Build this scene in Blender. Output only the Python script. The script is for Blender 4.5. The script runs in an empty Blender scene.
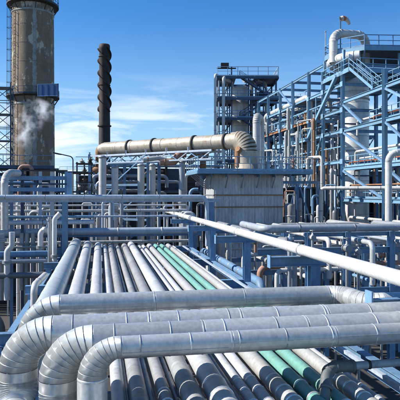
import bpy, math, random
from mathutils import Vector, Matrix
R = math.radians
random.seed(7)
sc = bpy.context.scene
COL = sc.collection

# ------------------------------------------------------------------ camera
TH = math.atan(100/540.0)          # camera heading, clockwise from the rack direction (+Y)
EYE = 10.0
cam_d = bpy.data.cameras.new('camera'); cam = bpy.data.objects.new('camera', cam_d); COL.objects.link(cam)
cam.location = (0, 0, EYE); cam.rotation_euler = (R(90), 0, -TH)
cam_d.sensor_width = 36; cam_d.lens = 48.6; cam_d.shift_y = -0.02
cam_d.clip_start = 0.1; cam_d.clip_end = 6000
sc.camera = cam

# ------------------------------------------------------------------ world
SUN_AZ_L = TH + R(0.5)              # sun stands left, a little beyond the scene
SUN_EL = R(37)
S = Vector((-math.cos(SUN_AZ_L)*math.cos(SUN_EL), math.sin(SUN_AZ_L)*math.cos(SUN_EL), math.sin(SUN_EL)))
w = bpy.data.worlds.new('World'); sc.world = w; w.use_nodes = True
nt = w.node_tree; nt.nodes.clear()
N = nt.nodes.new; L = nt.links.new
out = N('ShaderNodeOutputWorld'); bg = N('ShaderNodeBackground'); sky = N('ShaderNodeTexSky')
sky.sky_type = 'NISHITA'; sky.sun_disc = False; sky.sun_elevation = SUN_EL
sky.sun_rotation = math.atan2(S.x, S.y)
sky.altitude = 0; sky.air_density = 1.0; sky.dust_density = 0.1; sky.ozone_density = 1.6
hs = N('ShaderNodeHueSaturation'); hs.inputs['Saturation'].default_value = 1.12; hs.inputs['Value'].default_value = 1.25
tint = N('ShaderNodeMix'); tint.data_type = 'RGBA'; tint.blend_type = 'MULTIPLY'; tint.inputs['Factor'].default_value = 1; tint.inputs['B'].default_value = (.46, 1.0, 1.46, 1)
tc = N('ShaderNodeTexCoord'); sep = N('ShaderNodeSeparateXYZ')
L(tc.outputs['Generated'], sep.inputs[0])
mp = N('ShaderNodeMapping'); mp.inputs['Scale'].default_value = (2.4, 2.4, 13.0); mp.inputs['Location'].default_value = (5.3, 2.9, 0.6)
L(tc.outputs['Generated'], mp.inputs[0])
nz = N('ShaderNodeTexNoise'); nz.inputs['Scale'].default_value = 2.3; nz.inputs['Detail'].default_value = 8; nz.inputs['Roughness'].default_value = 0.58
nz.inputs['Distortion'].default_value = 0.5
L(mp.outputs[0], nz.inputs['Vector'])
cr = N('ShaderNodeValToRGB'); cr.color_ramp.elements[0].position = 0.46; cr.color_ramp.elements[1].position = 0.64
L(nz.outputs['Fac'], cr.inputs[0])
er = N('ShaderNodeValToRGB')       # thin cloud only in a low belt right round the horizon
e = er.color_ramp.elements
e[0].position = 0.0; e[0].color = (1, 1, 1, 1); e[1].position = 0.215; e[1].color = (0, 0, 0, 1)
m_ = e.new(0.10); m_.color = (.8, .8, .8, 1); m_ = e.new(0.16); m_.color = (.4, .4, .4, 1)
L(sep.outputs['Z'], er.inputs[0])
mu = N('ShaderNodeMath'); mu.operation = 'MULTIPLY'; L(cr.outputs[0], mu.inputs[0]); L(er.outputs[0], mu.inputs[1])
mx = N('ShaderNodeMix'); mx.data_type = 'RGBA'
L(mu.outputs[0], mx.inputs['Factor']); L(sky.outputs[0], hs.inputs['Color']); L(hs.outputs[0], tint.inputs['A']); 
hz_ = N('ShaderNodeMapRange'); hz_.interpolation_type = 'SMOOTHSTEP'; hz_.inputs['From Min'].default_value = -.05; hz_.inputs['From Max'].default_value = .34; hz_.inputs['To Min'].default_value = .85; hz_.inputs['To Max'].default_value = 0
L(sep.outputs['Z'], hz_.inputs['Value'])
pale = N('ShaderNodeMix'); pale.data_type = 'RGBA'; L(hz_.outputs[0], pale.inputs['Factor']); L(tint.outputs['Result'], pale.inputs['A']); pale.inputs['B'].default_value = (6.2, 8.6, 10.8, 1)
L(pale.outputs['Result'], mx.inputs['A'])
mx.inputs['B'].default_value = (12.5, 13.2, 13.8, 1)
L(mx.outputs['Result'], bg.inputs['Color']); bg.inputs['Strength'].default_value = 0.056
L(bg.outputs[0], out.inputs[0])

# ------------------------------------------------------------------ sun, exposure
sd = bpy.data.lights.new('sun', 'SUN'); so = bpy.data.objects.new('sun', sd); COL.objects.link(so)
sd.energy = 5.0; sd.angle = R(0.5); sd.color = (1, .96, .90)
so.rotation_euler = S.to_track_quat('Z', 'Y').to_euler(); so.location = (-40, 30, 60)
vs = sc.view_settings; vs.view_transform = 'Standard'; vs.look = 'None'; vs.exposure = 0.7
sc.cycles.volume_bounces = 6; vs.gamma = 1.0; vs.use_curve_mapping = False

# ------------------------------------------------------------------ measuring helpers (pixel of the photo + a known plane -> world point)
def _phi(px): return TH + math.atan((px-200)/540.0)
def _z(px, py, X, Y): return EYE + (192-py)/540.0*(X*math.sin(TH)+Y*math.cos(TH))
def pY(px, py, Y):
    X = Y*math.tan(_phi(px)); return Vector((X, Y, _z(px, py, X, Y)))
def pX(px, py, X):
    Y = X/math.tan(_phi(px)); return Vector((X, Y, _z(px, py, X, Y)))
def pD(px, py, d):
    u = (px-200)/540.0; c, s = math.cos(TH), math.sin(TH)
    return Vector((d*(u*c+s), d*(-u*s+c), EYE+(192-py)/540.0*d))
def V(*a): return Vector(a)
ORD = 'first second third fourth fifth sixth seventh eighth ninth tenth eleventh twelfth thirteenth fourteenth fifteenth sixteenth seventeenth eighteenth nineteenth twentieth'.split()
ORD += ['twenty-'+o for o in ORD[:9]]+['thirtieth']+['thirty-'+o for o in ORD[:9]]

# ------------------------------------------------------------------ materials
def material(name, col, metallic=0.0, rough=0.5, dirt=(0.10, 0.085, 0.065), dirt_amt=0.35, vary=0.12, bump=0.15,
             scale=1.0, streak=0.0, spec=0.5, dirt2=None, d2=(.52, .64), runs=0.0, d2s=.8):
    m = bpy.data.materials.new(name); m.use_nodes = True
    t = m.node_tree; n = t.nodes.new; l = t.links.new
    b = t.nodes['Principled BSDF']
    geo = n('ShaderNodeNewGeometry'); oi = n('ShaderNodeObjectInfo')
    mapn = n('ShaderNodeMapping'); l(geo.outputs['Position'], mapn.inputs[0])
    k = 1.0 - 0.82*streak
    mapn.inputs['Scale'].default_value = (scale, scale, scale*k)
    n1 = n('ShaderNodeTexNoise'); n1.inputs['Scale'].default_value = 1.7; n1.inputs['Detail'].default_value = 9; n1.inputs['Roughness'].default_value = .62
    n1.noise_dimensions = '4D'; l(oi.outputs['Random'], n1.inputs['W'])
    l(mapn.outputs[0], n1.inputs['Vector'])
    r1 = n('ShaderNodeValToRGB'); r1.color_ramp.elements[0].position = .44; r1.color_ramp.elements[1].position = .76
    l(n1.outputs['Fac'], r1.inputs[0])
    md = n('ShaderNodeMath'); md.operation = 'MULTIPLY'; md.inputs[1].default_value = dirt_amt; l(r1.outputs[0], md.inputs[0])
    n2 = n('ShaderNodeTexNoise'); n2.inputs['Scale'].default_value = 14; n2.inputs['Detail'].default_value = 6; l(mapn.outputs[0], n2.inputs['Vector'])
    val = n('ShaderNodeMapRange'); val.inputs['To Min'].default_value = 1-vary; val.inputs['To Max'].default_value = 1+vary; l(oi.outputs['Random'], val.inputs['Value'])
    val2 = n('ShaderNodeMapRange'); val2.inputs['From Min'].default_value = .3; val2.inputs['From Max'].default_value = .7
    val2.inputs['To Min'].default_value = .86; val2.inputs['To Max'].default_value = 1.1; l(n2.outputs['Fac'], val2.inputs['Value'])
    mv = n('ShaderNodeMath'); mv.operation = 'MULTIPLY'; l(val.outputs[0], mv.inputs[0]); l(val2.outputs[0], mv.inputs[1])
    sc_ = n('ShaderNodeVectorMath'); sc_.operation = 'SCALE'; sc_.inputs[0].default_value = col; l(mv.outputs[0], sc_.inputs['Scale'])
    mix = n('ShaderNodeMix'); mix.data_type = 'RGBA'; l(md.outputs[0], mix.inputs['Factor']); l(sc_.outputs[0], mix.inputs['A']); mix.inputs['B'].default_value = (*dirt, 1)
    last = mix.outputs['Result']
    if dirt2:
        n3 = n('ShaderNodeTexNoise'); n3.inputs['Scale'].default_value = d2s; n3.inputs['Detail'].default_value = 10; n3.inputs['Roughness'].default_value = .7
        mp3 = n('ShaderNodeMapping'); mp3.inputs['Location'].default_value = (7, 3, 5); l(mapn.outputs[0], mp3.inputs[0]); l(mp3.outputs[0], n3.inputs['Vector'])
        r3 = n('ShaderNodeValToRGB'); r3.color_ramp.elements[0].position = d2[0]; r3.color_ramp.elements[1].position = d2[1]; l(n3.outputs['Fac'], r3.inputs[0])
        mix2 = n('ShaderNodeMix'); mix2.data_type = 'RGBA'; l(r3.outputs[0], mix2.inputs['Factor']); l(last, mix2.inputs['A']); mix2.inputs['B'].default_value = (*dirt2, 1)
        last = mix2.outputs['Result']
    if runs:     # grime that has run down the surface
        mp4 = n('ShaderNodeMapping'); mp4.inputs['Scale'].default_value = (5.5*scale, 5.5*scale, .55*scale); l(geo.outputs['Position'], mp4.inputs[0])
        n4 = n('ShaderNodeTexNoise'); n4.inputs['Scale'].default_value = 1.3; n4.inputs['Detail'].default_value = 7; n4.inputs['Roughness'].default_value = .65; l(mp4.outputs[0], n4.inputs['Vector'])
        r4 = n('ShaderNodeValToRGB'); r4.color_ramp.elements[0].position = .50; r4.color_ramp.elements[1].position = .72; l(n4.outputs['Fac'], r4.inputs[0])
        m4 = n('ShaderNodeMath'); m4.operation = 'MULTIPLY'; m4.inputs[1].default_value = runs; l(r4.outputs[0], m4.inputs[0])
        mix4 = n('ShaderNodeMix'); mix4.data_type = 'RGBA'; l(m4.outputs[0], mix4.inputs['Factor']); l(last, mix4.inputs['A']); mix4.inputs['B'].default_value = (dirt[0]*.8, dirt[1]*.75, dirt[2]*.7, 1)
        last = mix4.outputs['Result']
    l(last, b.inputs['Base Color'])
    rr = n('ShaderNodeMapRange'); rr.inputs['To Min'].default_value = max(.05, rough-.10); rr.inputs['To Max'].default_value = min(1, rough+.22)
    l(n1.outputs['Fac'], rr.inputs['Value']); l(rr.outputs[0], b.inputs['Roughness'])
    b.inputs['Metallic'].default_value = metallic; b.inputs['Specular IOR Level'].default_value = spec
    if metallic > 0:
        mm = n('ShaderNodeMath'); mm.operation = 'MULTIPLY_ADD'; l(md.outputs[0], mm.inputs[0]); mm.inputs[1].default_value = -metallic*.8; mm.inputs[2].default_value = metallic
        l(mm.outputs[0], b.inputs['Metallic'])
    if bump:
        bp = n('ShaderNodeBump'); bp.inputs['Strength'].default_value = bump; bp.inputs['Distance'].default_value = .02
        add = n('ShaderNodeMath'); add.operation = 'MULTIPLY_ADD'; l(n1.outputs['Fac'], add.inputs[0]); add.inputs[1].default_value = 2.5; l(n2.outputs['Fac'], add.inputs[2])
        l(add.outputs[0], bp.inputs['Height']); l(bp.outputs[0], b.inputs['Normal'])
    return m
M = {}
RUST = (.22, .10, .045)
M['alu'] = material('aluminium_cladding', (.50, .515, .50), .42, .28, dirt=(.21, .195, .16), dirt_amt=.10, vary=.15, bump=.05, runs=.26)
M['alu_rack'] = material('rack_pipe_cladding', (.50, .51, .51), .12, .42, dirt=(.27, .25, .215), dirt_amt=.40, vary=.12, bump=.08, runs=.35)
M['alu_dull'] = material('weathered_cladding', (.335, .34, .335), .15, .45, dirt=(.15, .13, .105), dirt_amt=.55, vary=.12, bump=.12, runs=.4)
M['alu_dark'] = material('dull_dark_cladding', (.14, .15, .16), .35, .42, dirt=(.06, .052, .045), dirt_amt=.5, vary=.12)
M['black_wrap'] = material('black_insulation_wrap', (.11, .13, .13), 0, .5, dirt=(.15, .14, .12), dirt_amt=.5, bump=.3)
M['band'] = material('bright_band', (.80, .80, .79), .7, .24, dirt_amt=.12, bump=0)
M['white'] = material('white_paint', (.565, .56, .54), 0, .38, dirt=(.36, .31, .25), dirt_amt=.4, vary=.06, bump=.06, runs=.35, dirt2=RUST, d2=(.68, .74), d2s=2.2)
M['cream'] = material('cream_paint', (.40, .40, .385), .1, .45, dirt=(.24, .20, .15), dirt_amt=.45, vary=.05, runs=.3)
M['grey_pipe'] = material('grey_painted_steel', (.33, .36, .39), .1, .40, dirt=(.16, .14, .12), dirt_amt=.4, runs=.35)
M['bluegrey'] = material('blue_grey_paint', (.46, .53, .61), .1, .42, dirt=(.17, .16, .15), dirt_amt=.35, runs=.35, dirt2=RUST, d2=(.66, .72), d2s=1.8)
M['teal'] = material('teal_paint', (.155, .365, .305), 0, .45, dirt=(.13, .20, .17), dirt_amt=.5, vary=.08, bump=.08, runs=.3, dirt2=(.30, .34, .30), d2=(.60, .74), d2s=2.5)
M['tealwash'] = material('pale_teal_cladding', (.47, .52, .52), .2, .36, dirt=(.27, .28, .26), dirt_amt=.4, vary=.05, bump=.07, runs=.3)
M['blue'] = material('blue_painted_steel', (.155, .285, .44), 0, .45, dirt=(.07, .09, .12), dirt_amt=.5, vary=.18, bump=.08, runs=.4, dirt2=RUST, d2=(.64, .71), d2s=1.6)
M['blue_lt'] = material('light_blue_painted_steel', (.165, .32, .45), 0, .45, dirt=(.17, .19, .19), dirt_amt=.5, vary=.18, bump=.08, runs=.4, dirt2=RUST, d2=(.635, .70), d2s=1.5)
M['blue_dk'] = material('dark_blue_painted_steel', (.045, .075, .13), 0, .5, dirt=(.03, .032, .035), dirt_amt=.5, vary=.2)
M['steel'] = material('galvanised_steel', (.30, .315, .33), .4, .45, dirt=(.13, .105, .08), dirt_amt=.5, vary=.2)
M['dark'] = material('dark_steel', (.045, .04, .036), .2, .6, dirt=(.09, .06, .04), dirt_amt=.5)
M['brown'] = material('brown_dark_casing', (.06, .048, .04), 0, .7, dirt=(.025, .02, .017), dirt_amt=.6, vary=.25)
M['rust'] = material('rusty_steel', (.29, .145, .07), .1, .7, dirt=(.12, .06, .035), dirt_amt=.7, vary=.15, bump=.3)
M['rustpink'] = material('red_oxide_pipe', (.33, .19, .135), 0, .65, dirt=(.16, .08, .055), dirt_amt=.6)
M['duct'] = material('beige_duct_cladding', (.45, .40, .315), .2, .45, dirt=(.22, .145, .08), dirt_amt=.65, vary=.10, bump=.16, scale=.9, runs=.55, dirt2=(.24, .12, .05), d2=(.60, .70), d2s=1.1)
M['stack'] = material('stained_stack_concrete', (.25, .19, .128), 0, .88, dirt=(.13, .098, .07), dirt_amt=.75, vary=.0, bump=.35, scale=.42, streak=.5, dirt2=(.52, .46, .35), d2=(.545, .575), d2s=.85, runs=.35)
M['stripe'] = material('pale_lime_streak', (.36, .355, .31), 0, .88, dirt=(.13, .11, .09), dirt_amt=.9, vary=.0, bump=.2, scale=.8, streak=.3, runs=.5)
M['strake'] = material('soot_dark_stack', (.032, .026, .024), .1, .68, dirt=(.12, .075, .05), dirt_amt=.6, vary=.1, scale=.5, runs=.5)
M['panel'] = material('corrugated_galvanised_sheet', (.54, .54, .53), .05, .55, dirt=(.20, .16, .12), dirt_amt=.6, vary=.16, scale=.7, streak=.75, runs=.6, dirt2=RUST, d2=(.64, .74), d2s=.9)
M['vessel'] = material('vessel_cladding', (.55, .54, .51), .15, .38, dirt=(.30, .26, .20), dirt_amt=.45, vary=.10, scale=.7, streak=.5, runs=.4)
M['column'] = material('bright_column_cladding', (.74, .735, .71), .2, .34, dirt=(.42, .38, .31), dirt_amt=.3, vary=.08, scale=.7, streak=.5, runs=.3)
M['grating'] = material('deck_grating', (.13, .16, .19), .3, .55, dirt=(.06, .06, .06), dirt_amt=.5)
M['ground'] = material('oily_concrete_yard', (.055, .051, .046), 0, .85, dirt=(.03, .028, .025), dirt_amt=.8, vary=0, scale=.25, bump=.3)
M['conc'] = material('concrete', (.34, .32, .29), 0, .85, dirt=(.16, .14, .12), dirt_amt=.6)
M['orange'] = material('orange_red_paint', (.45, .14, .07), 0, .5, dirt=(.25, .1, .06), dirt_amt=.5)
M['signblue'] = material('blue_sign_panel', (.03, .10, .24), 0, .45, dirt=(.03, .06, .11), dirt_amt=.5, runs=.4)
M['sock'] = material('faded_windsock_cloth', (.62, .52, .42), 0, .8, dirt=(.45, .26, .16), dirt_amt=.5)
M['glass'] = material('lamp_glass', (.75, .76, .74), 0, .2, dirt_amt=.1)

# ------------------------------------------------------------------ object helpers
def tag(o, label=None, cat=None, group=None, kind=None):
    if label: o['label'] = label
    if cat: o['category'] = cat
    if group: o['group'] = group
    if kind: o['kind'] = kind
    return o
def thing(name, label, cat, loc=(0, 0, 0), group=None):
    o = bpy.data.objects.new(name, None); COL.objects.link(o); o.location = loc; o.empty_display_size = .3
    return tag(o, label, cat, group)
def world_loc(o):
    v = Vector(o.location)
    while o.parent: o = o.parent; v += o.location
    return v
def obj(name, md, mat, parent=None, smooth=False):
    """md = (verts, faces[, smooth flags]) in world coordinates -> ONE mesh object (origin at its own centre)"""
    vs_, fs = md[0], md[1]
    c = Vector((0, 0, 0))
    for v in vs_: c += Vector(v)
    c /= len(vs_)
    me = bpy.data.meshes.new(name)
    me.from_pydata([tuple(Vector(v)-c) for v in vs_], [], fs)
    if len(md) > 2: me.polygons.foreach_set('use_smooth', md[2])
    elif smooth: me.polygons.foreach_set('use_smooth', [True]*len(fs))
    me.materials.append(M[mat] if isinstance(mat, str) else mat)
    o = bpy.data.objects.new(name, me); COL.objects.link(o)
    if parent is not None: o.parent = parent; o.location = c - world_loc(parent)
    else: o.location = c
    return o
def join(*mds):
    vs_, fs, sm = [], [], []
    for md in mds:
        k = len(vs_); vs_ += [Vector(v) for v in md[0]]; fs += [tuple(i+k for i in f) for f in md[1]]
        sm += list(md[2]) if len(md) > 2 else [False]*len(md[1])
    return vs_, fs, sm
def frame_of(d, up=Vector((0, 0, 1))):
    d = d.normalized()
    if abs(d.dot(up)) > .97: up = Vector((0, 1, 0))
    s = d.cross(up).normalized(); u = s.cross(d).normalized()
    return s, u
BOXF = [(0, 1, 2, 3), (7, 6, 5, 4), (0, 4, 5, 1), (1, 5, 6, 2), (2, 6, 7, 3), (3, 7, 4, 0)]
def bar(p0, p1, wd, ht=None, up=Vector((0, 0, 1))):
    ht = ht or wd; p0 = Vector(p0); p1 = Vector(p1); s, u = frame_of(p1-p0, up); s = s*wd/2; u = u*ht/2
    vs_ = [p+a*s+b*u for p in (p0, p1) for a, b in ((-1, -1), (1, -1), (1, 1), (-1, 1))]
    return vs_, BOXF, [False]*6
def box(x0, y0, z0, x1, y1, z1):
    return bar((( x0+x1)/2, y0, (z0+z1)/2), ((x0+x1)/2, y1, (z0+z1)/2), abs(x1-x0), abs(z1-z0))
def ibeam(p0, p1, wd, ht=None, up=Vector((0, 0, 1)), t=None):
    """rolled I section: flanges across 'up'"""
    ht = ht or wd; t = t or max(.018, ht*.09); p0 = Vector(p0); p1 = Vector(p1); s, u = frame_of(p1-p0, up)
    a, b, c = wd/2, ht/2, t/2
    prof = [(-a, -b), (a, -b), (a, -b+t), (c, -b+t), (c, b-t), (a, b-t), (a, b), (-a, b), (-a, b-t), (-c, b-t), (-c, -b+t), (-a, -b+t)]
    vs_ = [p+x*s+y*u for p in (p0, p1) for x, y in prof]; n = 12
    fs = [(i, (i+1) % n, n+(i+1) % n, n+i) for i in range(n)] + [tuple(range(n))[::-1], tuple(range(n, 2*n))]
    return vs_, fs, [False]*len(fs)
def tube(pts, r, n=16, cap=True):
    """swept round tube, r scalar or list"""
    pts = [Vector(p) for p in pts]; rs = r if isinstance(r, (list, tuple)) else [r]*len(pts)
    vs_, fs, sm = [], [], []; s = None
    for i, p in enumerate(pts):
        a = pts[max(0, i-1)]; b = pts[min(len(pts)-1, i+1)]; d = (b-a).normalized()
        if s is None: s, u = frame_of(d)
        else:
            s = (s - d*s.dot(d)).normalized(); u = s.cross(d)
        # mitre correction so bends keep their girth
        for k in range(n):
            an = 2*math.pi*k/n; vs_.append(p + (s*math.cos(an)+u*math.sin(an))*rs[i])
    for i in range(len(pts)-1):
        for k in range(n):
            fs.append((i*n+k, i*n+(k+1) % n, (i+1)*n+(k+1) % n, (i+1)*n+k)); sm.append(True)
    if cap:
        for i, rev in ((0, True), (len(pts)-1, False)):
            k0 = len(vs_); vs_ += [vs_[i*n+k].copy() for k in range(n)]
            f = tuple(range(k0, k0+n)); fs.append(f[::-1] if rev else f); sm.append(False)
    return vs_, fs, sm
def ring(c, axis, r, wd, n=24, proud=.012):
    a = Vector(axis).normalized(); c = Vector(c)
    return tube([c-a*wd/2, c-a*wd/2, c-a*wd*.45, c+a*wd*.45, c+a*wd/2, c+a*wd/2], [r*.98, r+proud*.8, r+proud, r+proud, r+proud*.8, r*.98], n, False) if False else \
        tube([c-a*wd/2, c-a*wd*.40, c+a*wd*.40, c+a*wd/2], [r*.985, r+proud, r+proud, r*.985], n, False)
def flange(c, axis, r, n=20, wd=.09, proud=.10):
    a = Vector(axis).normalized(); c = Vector(c)
    return join(tube([c-a*wd, c-a*wd*.06], r+proud, n), tube([c+a*wd*.06, c+a*wd], r+proud, n))
def lathe(c, prof, n=32, smooth=True):
    """prof: list of (r, z) about a vertical axis through c"""
    c = Vector(c); vs_, fs = [], []
    for r, z in prof:
        for k in range(n):
            an = 2*math.pi*k/n; vs_.append(c+Vector((r*math.cos(an), r*math.sin(an), z)))
    for i in range(len(prof)-1):
        for k in range(n): fs.append((i*n+k, i*n+(k+1) % n, (i+1)*n+(k+1) % n, (i+1)*n+k))
    sm = [smooth]*len(fs)
    fs.append(tuple(range(n))[::-1]); fs.append(tuple(range((len(prof)-1)*n, len(prof)*n))); sm += [False, False]
    return vs_, fs, sm
def fillet(path, rad):
    """-> list of ('S',p0,p1) and ('E',[arc points])"""
    path = [Vector(p) for p in path]; segs = []; cur = path[0]
    for i in range(1, len(path)-1):
        a, b, c = path[i-1], path[i], path[i+1]
        d1 = (b-a).normalized(); d2 = (c-b).normalized(); ang = d1.angle(d2)
        if ang < .02: continue
        rr = rad[i-1] if isinstance(rad, (list, tuple)) else rad
        t = rr*math.tan(ang/2); t = min(t, (b-a).length*.98, (c-b).length*.49 if i < len(path)-2 else (c-b).length*.98); rr = t/math.tan(ang/2)
        s = b-d1*t; nrm = (d2-d1*d1.dot(d2)).normalized(); ctr = s+nrm*rr
        k = max(3, int(ang/R(11)))
        arc = [ctr-nrm*rr*math.cos(ang*j/k)+d1*rr*math.sin(ang*j/k) for j in range(k+1)]
        if (s-cur).length > 1e-3: segs.append(('S', cur, s))
        segs.append(('E', arc)); cur = arc[-1]
    segs.append(('S', cur, path[-1]))
    return segs
def simple_path(path, rad):
    pts = []
    for g in fillet(path, rad):
        for p in (g[1:] if g[0] == 'S' else g[1]):
            if not pts or (pts[-1]-p).length > 1e-4: pts.append(p)
    return pts
def pipe(name, label, cat, path, r, rad=None, mat='alu', n=14, group=None, flanges=(), parent=None, clamps=0, clampmat='steel'):
    """a plain pipe; with flanges or clamps it becomes a thing of several parts"""
    rad = rad or r*3
    pts = simple_path(path, rad)
    if not flanges and not clamps:
        o = obj(name, tube(pts, r, n), mat, parent)
        if parent is None: tag(o, label, cat, group)
        return o
    t = thing(name, label, cat, pts[0], group)
    obj('pipe_run', tube(pts, r, n), mat, t)
    for c, a in flanges: obj('flange', flange(c, a, r, n, r*.5, r*.55), clampmat, t)
    if clamps:
        for g in fillet(path, rad):
            if g[0] == 'S':
                ln = (g[2]-g[1]).length
                for k in range(int(ln/clamps)):
                    c = g[1]+(g[2]-g[1])*((k+.5)*clamps/ln); obj('joint_band', ring(c, g[2]-g[1], r, r*.45, n, r*.07), clampmat, t)
    return t
def section(p0, p1, r, n=28, seam=None, lip=.018):
    """one sheet of cladding: smooth barrel, rolled bead at one end, lapped seam along it"""
    p0 = Vector(p0); p1 = Vector(p1); d = (p1-p0); ln = d.length; d.normalize()
    prof = [(0, .975), (.004, 1), (.02, 1), (ln-.05, 1), (ln-.042, 1), (ln-.038, 1+lip), (ln-.012, 1+lip), (ln-.006, 1.0), (ln, .975)]
    if ln < .2: prof = [(0, .992), (ln*.05, 1), (ln*.8, 1), (ln, 1.015)]
    md = tube([p0+d*a for a, b in prof], [r*b for a, b in prof], n, False)
    if seam is not None and ln > .3:
        s, u = frame_of(d); o = s*math.cos(seam)+u*math.sin(seam)
        md = join(md, bar(p0+d*.02+o*r, p1-d*.09+o*r, .05, .012, up=o))
    return md
def clad_pipe(name, label, cat, path, r, rad, mat='alu', n=28, sec=1.0, gores=7, group=None, elbow_r=1.0, bands=None, elbow_mat=None, vert_r=None, taper=None, straps=0):
    """insulated pipe: every sheet of cladding and every elbow gore is a part"""
    segs = fillet(path, rad); t = thing(name, label, cat, path[0], group)
    ei = -1
    for gi, g in enumerate(segs):
        if g[0] == 'E': ei += 1
        if g[0] == 'S':
            p0, p1 = g[1], g[2]; ln = (p1-p0).length; d = (p1-p0).normalized(); k = max(1, round(ln/sec))
            vert = abs(d.z) > .8
            rr = r*(vert_r if (vert and vert_r) else 1)
            for j in range(k):
                a = p0+d*ln*j/k; b = p0+d*ln*(j+1)/k
                obj('cladding_section', section(a, b, rr*(1+random.uniform(-.004, .004)), n, seam=random.uniform(-.5, .3)), mat, t)
            if straps and not vert and ln > 2:
                for q in range(int(ln/straps)): obj('strap', ring(p0+d*(q+.37)*straps, d, rr, .025, n, .006), 'band' if q % 3 else 'steel', t)
            if bands and not vert:
                b0, b1, st = bands
                q = 0
                while q < ln:
                    c = p0+d*q
                    if b0 < c.y < b1: obj('strap', ring(c, d, r, .045, n, .012), 'band', t)
                    q += st*random.uniform(.9, 1.1)
        else:
            arc = g[1]; c0, c1 = arc[0], arc[-1]; mid = arc[len(arc)//2]
            # rebuild the arc with the wanted number of gores
            a0 = segs[gi-1][2]-segs[gi-1][1]; d1 = a0.normalized(); 
            nrm = ((c1-c0)-d1*(c1-c0).dot(d1)).normalized()
            rr = (c1-c0).dot(d1)/1.0
            ang = 2*math.atan2((c1-c0).dot(nrm), (c1-c0).dot(d1)); rad_ = (c1-c0).dot(d1)/math.sin(ang) if abs(math.sin(ang)) > 1e-4 else rr
            ctr = c0+nrm*rad_
            P = lambda q: ctr-nrm*rad_*math.cos(q)+d1*rad_*math.sin(q)
            T = lambda q: d1*math.cos(q)+nrm*math.sin(q)
            binorm = d1.cross(nrm)
            def circ(q, rr_): # mitre ring lying in the plane through the bend centre
                p = P(q); rad_dir = (p-ctr).normalized()
                return [p+(rad_dir*math.cos(2*math.pi*k/n)+binorm*math.sin(2*math.pi*k/n))*rr_ for k in range(n)]
            up_v = abs((segs[gi-1][2]-segs[gi-1][1]).normalized().z) > .8
            cuts = [0]+[ang*(j+random.uniform(-.13, .13))/gores for j in range(1, gores)]+[ang]
            for j in range(gores):
                qa, qb = cuts[j], cuts[j+1]; dq = (qb-qa)
                er_ = r*(1+random.uniform(-.006, .006)); t0, t1 = taper[ei] if taper else (elbow_r, elbow_r)
                ra = er_*(t0+(t1-t0)*j/gores); rb = er_*(t0+(t1-t0)*(j+1)/gores)
                rows = [circ(qa, ra*.93), circ(qa+dq*.05, ra), circ(qa+dq*.88, rb*1.0), circ(qa+dq*.90, rb*1.013), circ(qa+dq*.97, rb*1.013), circ(qb, rb*.93)]
                # flat-sided gore: rows between the end rings follow the chord
                pa, pb = P(qa), P(qb)
                vs_ = [v for row in rows for v in row]; fs = []
                for i in range(len(rows)-1):
                    for k in range(n): fs.append((i*n+k, i*n+(k+1) % n, (i+1)*n+(k+1) % n, (i+1)*n+k))
                obj('elbow_segment', (vs_, fs, [True]*len(fs)), elbow_mat or mat, t)
    return t
def guardrail(parent, pts, h=1.1, step=1.5, sz=.05, mat='blue_lt', toe=True, closed=False):
    """top rail as the part; mid rail, toe board and balusters as its sub-parts"""
    pts = [Vector(p) for p in pts]
    if closed: pts = pts+[pts[0]]
    up = Vector((0, 0, 1))
    g = obj('guardrail', join(*[bar(a+up*h, b+up*h, sz) for a, b in zip(pts, pts[1:])]), mat, parent)
    obj('mid_rail', join(*[bar(a+up*h*.52, b+up*h*.52, sz*.8) for a, b in zip(pts, pts[1:])]), mat, g)
    if toe: obj('toe_board', join(*[bar(a+up*.09, b+up*.09, .015, .16) for a, b in zip(pts, pts[1:])]), mat, g)
    for a, b in zip(pts, pts[1:]):
        ln = (b-a).length; k = max(1, round(ln/step))
        for j in range(k+1):
            if j == 0 and (closed or a is not pts[0]): continue
            p = a+(b-a)*j/k; obj('baluster', bar(p, p+up*(h-.01), sz*.9), mat, g)
    return g
def stair(parent, a, b, wd=.8, side=Vector((1, 0, 0)), mat='blue_lt', rail=True):
    """flight from a (top) to b (bottom); two stringers, treads, rails"""
    a = Vector(a); b = Vector(b); side = side.normalized(); f = None
    for q in (0, 1):
        o = side*wd*q; s_ = obj('stair_stringer', bar(a+o, b+o, .06, .28), mat, parent)
        if f is None: f = s_
        if rail:
            up = Vector((0, 0, 1)); obj('stair_rail', bar(a+o+up*1.0, b+o+up*1.0, .06), mat, s_); obj('stair_rail', bar(a+o+up*.55, b+o+up*.55, .05), mat, s_)
            k = max(2, int((b-a).length/1.1))
            for j in range(k+1):
                p = a+o+(b-a)*j/k; obj('baluster', bar(p, p+up*1.0, .05), mat, s_)
    k = max(3, int(abs(a.z-b.z)/.22))
    run = Vector((b.x-a.x, b.y-a.y, 0)).normalized()
    for j in range(k):
        p = a+(b-a)*(j+.5)/k; obj('tread', bar(p+side*.02, p+side*(wd-.02), .24, .04), 'grating', f)
def deck(parent, x0, y0, x1, y1, z, t=.22, edge='blue_lt', top='grating', name='deck'):
    """grating panel inside a channel frame"""
    d = obj(name, box(x0+.06, y0+.06, z-.05, x1-.06, y1-.06, z), top, parent)
    for p0, p1 in (((x0, y0, z-t/2), (x1, y0, z-t/2)), ((x1, y0+.05, z-t/2), (x1, y1-.05, z-t/2)), ((x0, y1, z-t/2), (x1, y1, z-t/2)), ((x0, y0+.05, z-t/2), (x0, y1-.05, z-t/2))):
        obj('edge_channel', bar(p0, p1, .08, t), edge, d)
    return d

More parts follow.
